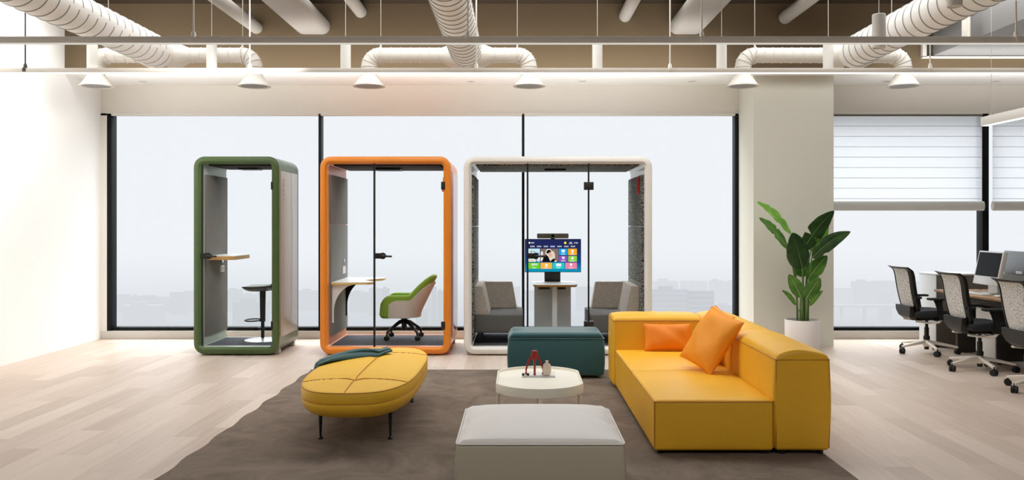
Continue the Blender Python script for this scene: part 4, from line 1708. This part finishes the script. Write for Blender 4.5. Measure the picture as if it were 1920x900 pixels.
# teal throw folded across it
def throw_pt(s, v, lift):
    ctrl = [(-1.085, 7.02), (-1.20, 6.97), (-1.32, 6.88), (-1.43, 6.77), (-1.51, 6.69), (-1.562, 6.64), (-1.572, 6.62)]
    k = s * (len(ctrl) - 1)
    i = min(int(k), len(ctrl) - 2)
    f = k - i
    x = ctrl[i][0] * (1 - f) + ctrl[i + 1][0] * f
    y = ctrl[i][1] * (1 - f) + ctrl[i + 1][1] * f
    hw = 0.13 + 0.03 * math.sin(PI * s) - 0.03 * (1 - s) ** 6
    y += v * hw
    x += -0.05 * v * (1 - s)
    z = otop(x, y)
    if x < OX - OA * 0.985:
        z = 0.41
    drop = max(0, s - 0.80) / 0.2
    z -= 0.10 * drop ** 1.3
    z += lift * (1 - 0.55 * abs(v) ** 5)
    z += 0.008 * math.sin(9 * s + 4 * v) * (1 - drop) + 0.012 * max(0, 1 - s * 8)
    return Vector((x - 0.012 * drop, y, z + 0.004))


t = thing('folded_throw', 'dark teal folded throw lying across the far end of the oval ottoman', 'blanket', (-1.3, 6.85, 0.43))
mb = MB()
A = [[throw_pt(i / 40, -1 + 2 * j / 18, 0.030) for j in range(19)] for i in range(41)]
B = [[throw_pt(i / 40, -1 + 2 * j / 18, 0.004) for j in range(19)] for i in range(41)]
closed_shell(mb, A, B)
mb.build('throw_cloth', M['teal'], t, sharp=70)
mb = MB()
fold = [throw_pt(i / 30, -0.55 + 0.25 * math.sin(i * 0.12), 0.034) for i in range(31)]
mb.tube(fold, [0.006 + 0.012 * math.sin(PI * i / 30) ** 0.5 for i in range(31)], 10, flat=(0.8, 2.2))
mb.build('throw_fold', M['teal'], t, sharp=70)

# ------------------------------------------------------------------ block ottomans
def block_ottoman(label, name, x0, x1, y0, y1, z1, side, topm, crown, seam_z, seed, r=0.03):
    t = thing(name, label, 'ottoman', ((x0 + x1) / 2, (y0 + y1) / 2, RUGZ))

    def fn(p, u, v, w):
        q = p.copy()
        k = 1 - w * w
        q.x += 0.012 * k * (1 if u > 0 else -1) * abs(u) ** 5
        q.y += 0.012 * k * (1 if v > 0 else -1) * abs(v) ** 5
        return q

    def fnt(p, u, v, w):
        q = p.copy()
        if w > -0.6:
            k = (w + 0.6) / 1.6
            q.z += crown * k * (max(0, 1 - abs(u) ** 4) * max(0, 1 - abs(v) ** 2.2)) ** 0.8
            for e in (u, ):
                q.z += 0.011 * k * math.sin(11 * v + 6 * abs(e) + seed) * math.exp(-((1 - abs(e)) / 0.3) ** 2) * max(0, 1 - v * v)
            q.x -= 0.03 * k * u * abs(u) ** 3
        return q
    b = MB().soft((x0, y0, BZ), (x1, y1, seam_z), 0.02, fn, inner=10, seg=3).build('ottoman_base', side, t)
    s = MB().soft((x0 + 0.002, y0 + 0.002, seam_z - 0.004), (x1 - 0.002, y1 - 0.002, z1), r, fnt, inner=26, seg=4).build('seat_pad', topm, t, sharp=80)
    pts = []
    rr = 0.024
    for cx_, cy_, a0 in ((x1 - rr, y1 - rr, 0), (x0 + rr, y1 - rr, 90), (x0 + rr, y0 + rr, 180), (x1 - rr, y0 + rr, 270)):
        for k in range(5):
            a = math.radians(a0 + 90 * k / 4)
            pts.append((cx_ + (rr + 0.002) * math.cos(a), cy_ + (rr + 0.002) * math.sin(a), seam_z))
    MB().loop_tube(pts, 0.005, 6).build('piping', topm, s)
    for x in (x0 + 0.07, x1 - 0.07):
        for y in (y0 + 0.07, y1 - 0.07):
            MB().cyl((x, y, RUGZ), (x, y, BZ + 0.01), 0.02, n=14).build('foot', M['black'], t)


block_ottoman('square ottoman in pale grey leather at the near edge of the rug', 'square_ottoman', -0.312, 0.535, 4.25, 5.06, 0.432, M['white_leather_shaded'], M['white_leather'], 0.058, 0.412, 0.8, r=0.011)
block_ottoman('dark teal oblong ottoman in front of the white meeting booth', 'teal_ottoman', -0.098, 0.835, 8.22, 8.72, 0.458, M['teal_block'], M['teal_block'], 0.004, 0.40, 0.0, r=0.028)

# ------------------------------------------------------------------ coffee table
TX, TY, TZ = 0.148, 6.12, 0.395
t = thing('coffee_table', 'cream tray coffee table with rounded ends behind the pale grey ottoman', 'table', (TX, TY, RUGZ))


def tab_loop(d, z, n=40):
    R_, yc_ = 0.324 - d, 0.141
    half = math.acos(max(-1, min(1, (0.305 - d) / R_)))
    pts = []
    for sgn in (1, -1):
        for k in range(n + 1):
            a = half + (PI - 2 * half) * k / n
            pts.append(Vector((TX + sgn * R_ * math.cos(a), TY + sgn * (yc_ + R_ * math.sin(a)), z)))
    return pts


mb = MB()
rows = [tab_loop(0.0, TZ - 0.045), tab_loop(0.0, TZ + 0.015), tab_loop(0.002, TZ + 0.018), tab_loop(0.008, TZ + 0.018), tab_loop(0.010, TZ + 0.015), tab_loop(0.012, TZ), tab_loop(0.2, TZ)]
vv = mb.grid(rows, closed_v=True)
mb.face(vv[-1])
vb_ = mb.grid([tab_loop(0.0, TZ - 0.045), tab_loop(0.004, TZ - 0.045), tab_loop(0.006, TZ - 0.008), tab_loop(0.2, TZ - 0.008)], closed_v=True)
mb.face(vb_[-1])
mb.build('tray_top', M['cream'], t)
for x, y in ((TX, TY - 0.452), (TX, TY + 0.452), (TX - 0.294, TY), (TX + 0.294, TY)):
    MB().cyl((x, y, RUGZ), (x, y, TZ - 0.01), 0.011, n=12).build('leg', M['cream'], t)

# things on it
KZ = TZ + 0.0006
def tp(x, y, z=KZ):
    Y = (EYE - z) * F / (y - CY)
    return Vector(((x - CX) / F * Y, Y, z))


base = tp(1002, 706)
t = thing('acrylic_tray', 'flat clear acrylic tray with small black beads under the red sculpture', 'tray', (base.x + 0.03, base.y, KZ))
x0_, x1_ = tp(979, 706).x, tp(1041, 706).x
MB().box(x0_, x1_, base.y - 0.03, base.y + 0.09, KZ, KZ + 0.008, 0.002).build('tray_slab', M['white_gloss'], t)
MB().box(x0_, x1_, base.y - 0.034, base.y - 0.03, KZ, KZ + 0.018).box(x0_, x1_, base.y + 0.09, base.y + 0.094, KZ, KZ + 0.018).build('clear_edge', M['acrylic'], t)
m = MB()
for x in (981, 990):
    q = tp(x, 706)
    m.lathe([(0.001, KZ + 0.008), (0.008, KZ + 0.011), (0.0105, KZ + 0.018), (0.008, KZ + 0.025), (0.001, KZ + 0.028)], (q.x, base.y - 0.015, 0), 16)
m.build('black_bead', M['black'], t)
sc = 1 / F * base.y
cx_ = (1002.5 - CX) * sc
zt0 = KZ + 0.009
t = thing('rocket_sculpture', 'dark red three legged sculpture standing on the acrylic tray', 'ornament', (cx_, base.y + 0.03, zt0))
yc = base.y + 0.03
mb = MB()
H = 0.178
mb.lathe([(0.010, zt0 + 0.10), (0.019, zt0 + 0.12), (0.0215, zt0 + 0.145), (0.019, zt0 + H), (0.017, zt0 + H)], (cx_, yc, 0), 20)
mb.build('sculpture_body', M['red'], t)
for a in (180, 0, -90):
    d_ = Vector((math.cos(math.radians(a)), math.sin(math.radians(a)), 0))
    rows = []
    for k in range(15):
        s = k / 14
        z = zt0 + H * 0.86 * (1 - s) + 0.004 * s
        ro = 0.015 + 0.048 * math.sin(min(1, s * 1.15) * PI / 2) ** 1.2 if a != -90 else 0.012 + 0.02 * s
        wd = 0.017 * (1 - s) ** 0.6 + 0.005
        th = 0.006
        side = Vector((-d_.y, d_.x, 0))
        c = Vector((cx_, yc, z))
        rows.append([c + d_ * (ro + wd / 2) + side * th, c + d_ * (ro + wd / 2) - side * th, c + d_ * (ro - wd / 2) - side * th * 1.4, c + d_ * (ro - wd / 2) + side * th * 1.4])
    m = MB().loft(rows)
    e_ = rows[-1]
    m.build('leg', M['red'], t)
    q = sum(rows[-1], Vector()) / 4
    MB().lathe([(0.001, zt0), (0.009, zt0 + 0.003), (0.011, zt0 + 0.010), (0.004, zt0 + 0.018)], (q.x, q.y, 0), 14).build('leg_foot', M['red'], t)
cv = (1024.5 - CX) * sc
t = thing('bud_vase', 'small blush coloured bottle vase beside the red sculpture', 'vase', (cv + 0.004, yc - 0.026, zt0))
MB().lathe([(0.02, zt0), (0.026, zt0 + 0.004), (0.0315, zt0 + 0.03), (0.032, zt0 + 0.055), (0.027, zt0 + 0.078), (0.012, zt0 + 0.092), (0.009, zt0 + 0.098), (0.012, zt0 + 0.106), (0.0135, zt0 + 0.108), (0.010, zt0 + 0.108), (0.006, zt0 + 0.098), (0.004, zt0 + 0.09)], (cv + 0.004, yc - 0.026, 0), 32).build('vase_body', M['ceramic'], t)

# ------------------------------------------------------------------ potted plant
PX_, PY_ = 3.35, 9.95
t = thing('potted_plant', 'tall bird of paradise plant in a white cylinder pot before the column', 'plant', (PX_, PY_, 0))
MB().lathe([(0.165, 0), (0.185, 0.006), (0.198, 0.03), (0.198, 0.388), (0.195, 0.394), (0.188, 0.392), (0.186, 0.35), (0.18, 0.34)], (PX_, PY_, 0), 56).build('plant_pot', M['pot'], t)
MB().lathe([(0.187, 0.345), (0.187, 0.362), (0.08, 0.368), (0.01, 0.37)], (PX_, PY_, 0), 40).build('soil', M['soil'], t)


def leaf(tip, base, wpx, m, dyt=0.0, dyb=0.0, face=(0, -1, 0.3), bow=0.06, split=(), root=(0, 0), fold=0.3):
    Yt, Yb = PY_ + dyt, PY_ + dyb
    T, B = px(tip[0], tip[1], Yt), px(base[0], base[1], Yb)
    hw = wpx / 2 / F * PY_
    fdir = Vector(face).normalized()
    ax = (T - B)
    Ln = ax.length
    axn = ax.normalized()
    side0 = axn.cross(fdir).normalized()
    nrm0 = side0.cross(axn).normalized()
    n, k_ = 22, 4
    mid = []
    for i in range(n + 1):
        s = i / n
        mid.append(B + ax * s + Vector((0, 0, 1)) * bow * math.sin(PI * s) * Ln - nrm0 * 0.0)
    rows, rows2 = [], []
    for i in range(n + 1):
        s = i / n
        w = hw * (math.sin(PI * min(1, s ** 0.75)) ** 0.72) if 0 < s < 1 else 0.0
        w = max(w, 0.0008)
        for c_, d_ in split:
            w *= 1 - d_ * math.exp(-((s - c_) / 0.018) ** 2)
        row, row2 = [], []
        for j in range(-k_, k_ + 1):
            v = j / k_
            rip = 0.004 * math.sin(26 * s + (2 if v > 0 else 0)) * abs(v)
            p_ = mid[i] + side0 * (w * v) + nrm0 * (fold * w * abs(v) - 0.25 * w * v * v + rip)
            row.append(p_)
            row2.append(p_ - nrm0 * 0.0016)
        rows.append(row)
        rows2.append(row2)
    mb = MB()
    closed_shell(mb, rows, rows2)
    lf = mb.build('leaf', M[m], t, sharp=75)
    r0 = Vector((PX_ + root[0], PY_ + root[1], 0.36))
    c1 = r0 + Vector((0, 0, (B.z - 0.36) * 0.55)) + (B - r0) * 0.12
    st = []
    for i in range(13):
        s = i / 12
        a = r0 * (1 - s) ** 2 + c1 * 2 * s * (1 - s) + B * s * s
        st.append(a)
    rad = [0.013 - 0.006 * i / 12 for i in range(13)]
    thin = wpx < 14
    if thin:
        rad = [r * 0.4 for r in rad]
    MB().tube(st, rad, 8).build('stalk', M['stem'], lf)
    MB().tube([q - nrm0 * 0.002 + nrm0 * 0.004 for q in mid[:-2]], [(0.006 * (1 - i / n) + 0.0012) * (0.5 if thin else 1) for i in range(n - 1)], 6).build('midrib', M['midrib'] if m != 'leaf_dark' else M['stem'], lf)


leaf((1419, 378), (1484, 440), 26, 'leaf_bright', 0.02, 0.05, (-0.3, -0.6, 1), 0.09, [(0.3, 0.7), (0.62, 0.5)], (-0.05, 0.02))
leaf((1423, 408), (1479, 468), 25, 'leaf_mid', -0.10, 0.0, (-0.3, -0.7, 0.9), 0.08, [(0.45, 0.5)], (-0.06, -0.02))
leaf((1486, 436), (1505, 504), 47, 'leaf_dark', -0.20, -0.06, (0.1, -1, 0.2), 0.02, [], (-0.01, -0.05), 0.15)
leaf((1564, 395), (1504, 470), 36, 'leaf_dark', 0.06, 0.04, (0.5, -0.9, 0.3), 0.06, [(0.32, 0.8)], (0.03, 0.04))
leaf((1553, 419), (1520, 472), 30, 'leaf_bright', 0.14, 0.10, (0.3, -0.8, 0.5), 0.03, [], (0.05, 0.06))
leaf((1595, 434), (1522, 484), 27, 'leaf_dark', -0.06, 0.0, (0.5, -0.7, 0.5), 0.08, [(0.25, 0.85)], (0.06, -0.02))
leaf((1551, 479), (1514, 526), 30, 'leaf_mid', 0.05, 0.05, (0.4, -0.9, 0.5), 0.05, [(0.3, 0.4)], (0.05, 0.03))
leaf((1497, 470), (1506, 520), 32, 'leaf_mid', 0.10, 0.08, (-0.2, -1, 0.3), 0.02, [], (0.0, 0.07))
leaf((1479, 514), (1502, 558), 24, 'leaf_mid', -0.04, -0.02, (-0.5, -0.8, 0.4), 0.05, [], (-0.04, -0.06))
leaf((1538, 521), (1511, 561), 31, 'leaf_mid', -0.14, -0.08, (0.4, -0.9, 0.4), 0.05, [], (0.02, -0.07))
leaf((1466, 544), (1493, 573), 9, 'leaf_mid', -0.10, -0.08, (-0.4, -0.8, 0.6), 0.10, [], (-0.04, -0.08))
leaf((1543, 545), (1517, 574), 11, 'leaf_mid', -0.10, -0.08, (0.4, -0.8, 0.6), 0.10, [], (0.05, -0.08))

# ------------------------------------------------------------------ office chairs, backs towards the white booth, facing the desk (+X)
def office_chair(label, cx, cy):
    t = thing('office_chair', label, 'office chair', (cx, cy, 0), 'mesh office chairs along the desk')
    C = Vector((cx, cy, 0))
    # base
    hub = MB().lathe([(0.035, 0.075), (0.042, 0.09), (0.042, 0.135), (0.03, 0.155)], (cx, cy, 0), 24)
    bs = hub.build('base_hub', M['alu'], t)
    for k in range(5):
        a = math.radians(180 + 12 + 72 * k)
        d = Vector((math.cos(a), math.sin(a), 0))
        s = Vector((-d.y, d.x, 0))
        rows = []
        for q in range(9):
            u = q / 8
            c = C + d * (0.03 + 0.30 * u) + Vector((0, 0, 0.128 - 0.035 * u - 0.012 * u * u))
            w = 0.026 - 0.010 * u
            h = 0.020 - 0.009 * u
            rows.append([c + s * w + Vector((0, 0, h * 0.4)), c + s * w * 0.6 + Vector((0, 0, h)), c - s * w * 0.6 + Vector((0, 0, h)), c - s * w + Vector((0, 0, h * 0.4)), c - s * w * 0.8 - Vector((0, 0, h)), c + s * w * 0.8 - Vector((0, 0, h))])
        leg = MB().loft(rows).build('leg', M['alu'], t)
        e = C + d * 0.325
        m = MB().cyl(e + Vector((0, 0, 0.05)), e + Vector((0, 0, 0.09)), 0.009, n=10)
        a2 = a + 0.6
        dd = Vector((-math.sin(a2), math.cos(a2), 0))
        for sgn in (-1, 1):
            q = e + dd * (0.015 * sgn) + Vector((0, 0, 0.031))
            m.cyl(q - dd * 0.011, q + dd * 0.011, 0.031, n=20)
        m.box(e.x - 0.016, e.x + 0.016, e.y - 0.016, e.y + 0.016, 0.03, 0.062, 0.008)
        m.build('castor', M['black_soft'], leg)
    MB().cyl(C + Vector((0, 0, 0.04)), C + Vector((0, 0, 0.30)), 0.026, n=20).cyl(C + Vector((0, 0, 0.29)), C + Vector((0, 0, 0.42)), 0.018, n=16).cyl(C + Vector((0, 0, 0.155)), C + Vector((0, 0, 0.2)), 0.036, n=20).build('gas_lift', M['black'], t)
    # mechanism and light bracket curling up behind the seat
    m = MB().box(cx - 0.13, cx + 0.10, cy - 0.085, cy + 0.085, 0.385, 0.43, 0.012)
    m.box(cx - 0.02, cx + 0.02, cy - 0.24, cy - 0.08, 0.40, 0.415, 0.004)
    m.build('tilt_mechanism', M['black'], t)
    for sgn in (-1, 1):
        m = MB()
        y = cy + sgn * 0.235
        m.tube([(cx - 0.20, y - sgn * 0.09, 0.385), (cx - 0.06, y - sgn * 0.05, 0.372), (cx + 0.03, y, 0.385), (cx + 0.07, y + sgn * 0.01, 0.43)], [0.014, 0.018, 0.018, 0.014], 10, flat=(0.8, 1.5))
        m.build('arm_bracket', M['alu'], t)
    # seat
    def fn(p, u, v, w):
        q = p.copy()
        if w > 0:
            q.z += (0.012 * (1 - u * u) + 0.014 * v * v - 0.014) * w
        q.z -= 0.03 * max(0, u - 0.6) ** 1.5
        q.y *= 1
        return q
    MB().soft((cx - 0.22, cy - 0.245, 0.43), (cx + 0.25, cy + 0.245, 0.51), 0.034, fn, inner=8, seg=3).build('seat', M['seat_black'], t)
    # back: v 0 bottom .. 1 top, u across
    def bp_(u, v, off=0.0):
        zz = 0.485 + 0.535 * v
        xx = -0.235 + 0.055 * math.sin(PI * min(1, v * 1.25)) * -0.35 - 0.115 * v ** 1.5 - 0.05 * max(0, v - 0.92) / 0.08 * 1.0
        hw_ = 0.215 + 0.02 * v
        if v < 0.2:
            hw_ *= 0.80 + 0.20 * math.sin(PI / 2 * v / 0.2)
        xx += 0.055 * u * u
        return Vector((cx + xx - off, cy + u * hw_, zz))

    def strip(u0, u1, v0, v1, o0, o1, nu=3, nv=30):
        A = [[bp_(u0 + (u1 - u0) * i / nu, v0 + (v1 - v0) * j / nv, o0) for j in range(nv + 1)] for i in range(nu + 1)]
        B = [[bp_(u0 + (u1 - u0) * i / nu, v0 + (v1 - v0) * j / nv, o1) for j in range(nv + 1)] for i in range(nu + 1)]
        return A, B
    fr = MB()
    for a, b, c, d, nu, nv in ((-1, -0.80, 0.0, 1.0, 3, 30), (0.80, 1, 0.0, 1.0, 3, 30), (-0.82, 0.82, 0.0, 0.07, 12, 3), (-0.82, 0.82, 0.955, 1.0, 12, 2)):
        closed_shell(fr, *strip(a, b, c, d, -0.018, 0.016, nu, nv))
    # rounded corners at the bottom of the opening
    for sgn in (-1, 1):
        rows = []
        for i in range(7):
            u = sgn * (0.82 - 0.04 * i)
            vtop = 0.07 + 0.11 * (1 - math.sin(PI / 2 * i / 6))
            rows.append((u, vtop))
        A = [[bp_(u, 0.05 + (vt - 0.05) * j / 4, -0.017) for j in range(5)] for u, vt in rows]
        B = [[bp_(u, 0.05 + (vt - 0.05) * j / 4, 0.015) for j in range(5)] for u, vt in rows]
        closed_shell(fr, A, B)
    bk = fr.build('back_frame', M['black'], t)
    mm = MB()
    closed_shell(mm, *strip(-0.82, 0.82, 0.05, 0.965, -0.004, 0.004, 12, 24))
    mm.build('back_mesh', M['mesh_back'], t)
    # spine under the back
    m = MB()
    rows = []
    for zz, xx, w, th in ((0.56, -0.262, 0.19, 0.020), (0.50, -0.255, 0.18, 0.028), (0.44, -0.235, 0.14, 0.034), (0.395, -0.19, 0.10, 0.030), (0.385, -0.11, 0.08, 0.022)):
        rows.append([Vector((cx + xx - th, cy - w, zz)), Vector((cx + xx - th, cy + w, zz)), Vector((cx + xx + th, cy + w, zz)), Vector((cx + xx + th, cy - w, zz))])
    m.loft(rows)
    m.build('back_support', M['black'], t)
    MB().box(cx - 0.275, cx - 0.245, cy - 0.235, cy - 0.20, 0.66, 0.672, 0.003).box(cx - 0.25, cx - 0.17, cy - 0.25, cy - 0.22, 0.655, 0.68, 0.006).build('lumbar_slider', M['black'], bk)
    # arms
    for sgn in (-1, 1):
        y = cy + sgn * 0.265
        m = MB()
        rows = []
        for zz, xx, w in ((0.43, 0.05, 0.032), (0.50, 0.035, 0.028), (0.60, 0.01, 0.036), (0.645, 0.0, 0.05)):
            rows.append([Vector((cx + xx - w, y - 0.012, zz)), Vector((cx + xx + w, y - 0.012, zz)), Vector((cx + xx + w, y + 0.012, zz)), Vector((cx + xx - w, y + 0.012, zz))])
        m.loft(rows)
        m.box(min(cx + 0.02, cx + 0.06), cx + 0.07, min(y, y - sgn * 0.05), max(y, y - sgn * 0.05), 0.41, 0.445, 0.005)
        ar = m.build('armrest', M['black'], t)
        MB().soft((cx - 0.115, y - 0.042, 0.643), (cx + 0.14, y + 0.042, 0.668), 0.012, None, 4, 2).build('arm_pad', M['seat_black'], ar)
    return t


ch = office_chair('mesh back office chair with champagne base, the one by the window sill', 4.82, 9.95)
copy_thing(ch, (4.79, 8.75, 0), 'mesh back office chair in front of the silver monitor, middle one of the row', 0.0)
copy_thing(ch, (4.78, 7.66, 0), 'mesh back office chair cut off by the edge of the picture', 0.03)

# ------------------------------------------------------------------ desks
t = thing('office_desk', 'long brown topped office desk with dark understructure behind the mesh chairs', 'desk', (5.5, 8.2, 0))
MB().box(4.955, 5.478, 6.0, 10.05, 0.715, 0.7412, 0.003).build('desk_top', M['walnut'], t)
MB().box(5.05, 5.10, 6.1, 10.0, 0.64, 0.714).build('desk_beam', M['ped_dark'], t)
MB().box(5.44, 5.47, 6.0, 10.05, 0.12, 0.714).build('modesty_panel', M['ped_dark'], t)
MB().box(5.480, 5.520, 6.0, 9.72, 0.5, 0.95, 0.004).build('desk_divider', M['gunmetal'], t)
for y in (6.4, 10.0):
    MB().box(5.2, 5.43, y - 0.025, y + 0.025, 0, 0.714, 0.003).build('leg', M['ped_dark'], t)
MB().box(5.522, 6.1, 6.0, 10.05, 0.715, 0.7412, 0.003).build('desk_top', M['walnut'], t)

def pedestal(label, y0, y1, x0=5.14):
    t = thing('drawer_pedestal', label, 'drawer unit', ((x0 + 5.6) / 2, (y0 + y1) / 2, 0), 'drawer pedestals under the desk')
    MB().box(x0, 5.43, y0, y1, 0.04, 0.60, 0.004).build('pedestal_body', M['ped_dark'], t)
    for i, (a, b) in enumerate(((0.06, 0.30), (0.31, 0.45), (0.46, 0.59))):
        d = MB().box(x0 - 0.014, x0, y0 + 0.006, y1 - 0.006, a, b, 0.003).build('drawer', M['grey_panel'], t)
        MB().box(x0 - 0.022, x0 - 0.014, (y0 + y1) / 2 - 0.05, (y0 + y1) / 2 + 0.05, b - 0.03, b - 0.022, 0.001).build('drawer_handle', M['black'], d)
    for y in (y0 + 0.04, y1 - 0.04):
        MB().cyl((x0 + 0.05, y, 0), (x0 + 0.05, y, 0.05), 0.02, n=12).build('castor', M['black'], t)
    return t


pedestal('pale fronted drawer pedestal between the first and middle mesh chairs', 9.05, 9.45)
pedestal('pale fronted drawer pedestal between the middle and last mesh chairs', 7.95, 8.35)

t = thing('side_cabinet', 'low cabinet with a side coloured as lit by daylight, standing at the window end of the desk', 'cabinet', (5.7, 10.55, 0))
MB().box(5.14, 6.4, 10.36, 10.78, 0.0, 0.885, 0.002).build('cabinet_body', M['cab_dark'], t)
MB().box(5.13, 5.1395, 10.355, 10.785, 0.0, 0.885, 0.001).build('side_panel', M['cab_lit'], t)
MB().box(5.125, 6.41, 10.35, 10.79, 0.886, 0.905, 0.003).build('cabinet_top', M['cab_lit'], t)

# silver all-in-one screen, facing the chairs
def T_at(x, y, z, tilt):
    return Matrix.Translation((x, y, z)) @ Matrix.Rotation(tilt, 4, 'Y')


mx, my, mz = 5.20, 9.37, 0.842
t = thing('desktop_computer', 'silver all in one computer with a black screen on the brown desk', 'computer', (mx, my, 0.742))
TM = T_at(mx, my, mz, math.radians(12))
hw = 0.245
m = MB().box(-0.02, 0.028, -hw, hw, 0.0, 0.38, 0.006)
m.xf(TM)
cs = m.build('computer_case', M['imac'], t)
m = MB().box(-0.0225, -0.019, -hw + 0.022, hw - 0.022, 0.095, 0.362)
m.xf(TM)
m.build('dark_screen', M['screen_black'], cs)
MB().prism([(mx - 0.02, 0.747), (mx + 0.10, 0.747), (mx + 0.09, 0.90), (mx + 0.07, 0.93), (mx + 0.075, 0.76), (mx - 0.02, 0.753)], my - 0.09, my + 0.09, 'Y').box(mx - 0.07, mx + 0.1, my - 0.1, my + 0.1, 0.742, 0.75, 0.002).build('stand', M['imac'], t)

mx, my = 5.66, 9.52
t = thing('computer_monitor', 'grey backed monitor standing behind the desk divider', 'monitor', (mx, my, 0.742))
MB().box(mx - 0.02, mx + 0.02, my - 0.30, my + 0.27, 0.93, 1.21, 0.008).build('monitor_case', M['grey_case'], t)
MB().box(mx - 0.012, mx + 0.03, my - 0.04, my + 0.04, 0.742, 1.0, 0.003).box(mx - 0.07, mx + 0.09, my - 0.1, my + 0.1, 0.742, 0.75, 0.002).build('stand', M['chrome'], t)
MB().box(mx - 0.03, mx - 0.018, my - 0.09, my + 0.02, 0.955, 0.985, 0.003).build('cable_clip', M['white_gloss'], t)

m = MB().box(5.04, 5.15, 9.17, 9.60, 0.742, 0.752, 0.003)
k = centred(m, 'computer_keyboard', M['imac'], 'thin pale keyboard lying before the silver computer', 'keyboard')
m = MB().box(5.06, 5.16, 8.90, 8.97, 0.742, 0.765, 0.009, 3)
centred(m, 'computer_mouse', M['white_gloss'], 'white mouse beside the pale keyboard on the desk', 'mouse')

# ------------------------------------------------------------------ the city far below, in haze
GZ = -195.0
g = MB().box(-6000, 7000, 300, 11000, GZ - 10, GZ)
struct('ground', g, M['ground'])


def ray(xp, yp, D):
    return (xp - CX) / F * D, EYE - (yp - CY) / F * D


CG = 'hazy city blocks far beyond the windows'


def tower(x0, x1, yt, D, m='city', roof=True, label=None, bands=0):
    if D > 1500:
        D = 1500 + (D - 1500) * 0.45
    X0, Z1 = ray(x0, yt, D)
    X1, _ = ray(x1, yt, D)
    dd = max(12, (X1 - X0) * 0.3)
    t = thing('city_building', label or 'pale hazy building far away below the office windows', 'building', ((X0 + X1) / 2, D + dd / 2, GZ), CG if label is None else None)
    MB().box(X0, X1, D, D + dd, GZ, Z1).build('tower_block', M[m], t)
    if roof:
        w_ = X1 - X0
        MB().box(X0 + w_ * 0.2, X0 + w_ * 0.6, D + dd * 0.2, D + dd * 0.7, Z1, Z1 + max(3, w_ * 0.09)).build('roof_plant', M[m], t)
    if bands:
        b = MB()
        for k in range(bands):
            z = Z1 - 6 - k * 9
            b.box(X0 + 2, X1 - 2, D - 1.0, D, z - 2, z)
        b.build('window_band', M['city_light'], t)


tower(1222, 1290, 543, 1500, 'city2', True, 'long hazy office block seen between the white booth and the mullion', 5)
tower(1290, 1339, 546, 1450, 'city', False, 'taller hazy block joined to the long office block by the white booth', 4)
rnd = random.Random(11)
for x0, x1, yt, D, m in ((1150, 1200, 536, 2300, 'city2'), (1226, 1272, 527, 2900, 'city'), (1278, 1326, 527, 2950, 'city'), (1330, 1358, 526, 2900, 'city'), (1360, 1384, 528, 2850, 'city'),
                         (1386, 1420, 530, 2700, 'city'), (1340, 1380, 572, 1550, 'city_light'),
                         (1600, 1640, 528, 2500, 'city'), (1642, 1700, 527, 2500, 'city'), (1566, 1600, 540, 2400, 'city_light'), (1702, 1760, 533, 2300, 'city'), (1780, 1850, 536, 2300, 'city'), (1650, 1672, 548, 1900, 'city_light'),
                         (1860, 1930, 528, 2500, 'city'),
                         (205, 240, 552, 2300, 'city'), (243, 262, 556, 2100, 'city2'), (262, 290, 554, 2200, 'city'), (292, 318, 557, 2300, 'city'), (318, 345, 548, 2200, 'city'), (346, 372, 545, 2300, 'city2'), (228, 300, 573, 1800, 'city_light'),
                         (424, 452, 543, 2300, 'city'), (454, 480, 552, 2200, 'city2'), (482, 512, 547, 2250, 'city'), (436, 500, 566, 1750, 'city'), (560, 596, 545, 2400, 'city'),
                         (655, 690, 548, 2300, 'city'), (692, 714, 541, 2150, 'city2'), (716, 729, 541, 1950, 'city'), (740, 780, 556, 2300, 'city2'), (797, 806, 540, 1800, 'city_light'), (808, 818, 538, 1750, 'city2'), (820, 832, 546, 1800, 'city'), (780, 800, 580, 1600, 'city'),
                         (894, 930, 536, 2500, 'city'), (932, 975, 538, 2450, 'city'), (984, 1010, 545, 2400, 'city'), (1080, 1120, 538, 2400, 'city2')):
    tower(x0, x1, yt, D, m, roof=rnd.random() < 0.6)

# elevated road seen in the gap past the column
X0, Z = ray(1560, 572, 1650)
X1, _ = ray(1940, 572, 1650)
m = MB().box(X0, X1, 1650, 1668, Z - 4, Z)
x = X0 + 20
while x < X1:
    m.box(x, x + 4, 1655, 1662, GZ, Z - 4)
    x += 45
centred(m, 'elevated_road', M['city_light'], 'pale elevated road crossing the hazy city past the column', 'road')
X0, Z = ray(196, 592, 1560)
X1, _ = ray(600, 592, 1560)
centred(MB().box(X0, X1, 1560, 1572, GZ, GZ + 3), 'river_embankment', M['city_light'], 'pale embankment line in the haze behind the green booth', 'embankment')

# haze: an air volume that starts well outside the building
hz = bpy.data.materials.new('city_haze')
hz.use_nodes = True
nt = hz.node_tree
nt.nodes.clear()
SG = 1 / 1300.0
ab = N(nt, 'ShaderNodeVolumeAbsorption')
ab.inputs['Color'].default_value = (0, 0, 0, 1)
ab.inputs['Density'].default_value = SG
em = N(nt, 'ShaderNodeEmission')  # glow in the sky's colour stands in for daylight scattered by haze
em.inputs['Color'].default_value = (*SKY, 1)
em.inputs['Strength'].default_value = SG
ad = N(nt, 'ShaderNodeAddShader')
nt.links.new(ab.outputs[0], ad.inputs[0])
nt.links.new(em.outputs[0], ad.inputs[1])
oo = N(nt, 'ShaderNodeOutputMaterial')
nt.links.new(ad.outputs[0], oo.inputs['Volume'])
o = MB().box(-6500, 7500, 60, 11500, GZ - 30, 900).build('city_haze', hz)
tag(o, 'pale haze hanging over the city beyond the windows', 'haze')
o['kind'] = 'stuff'
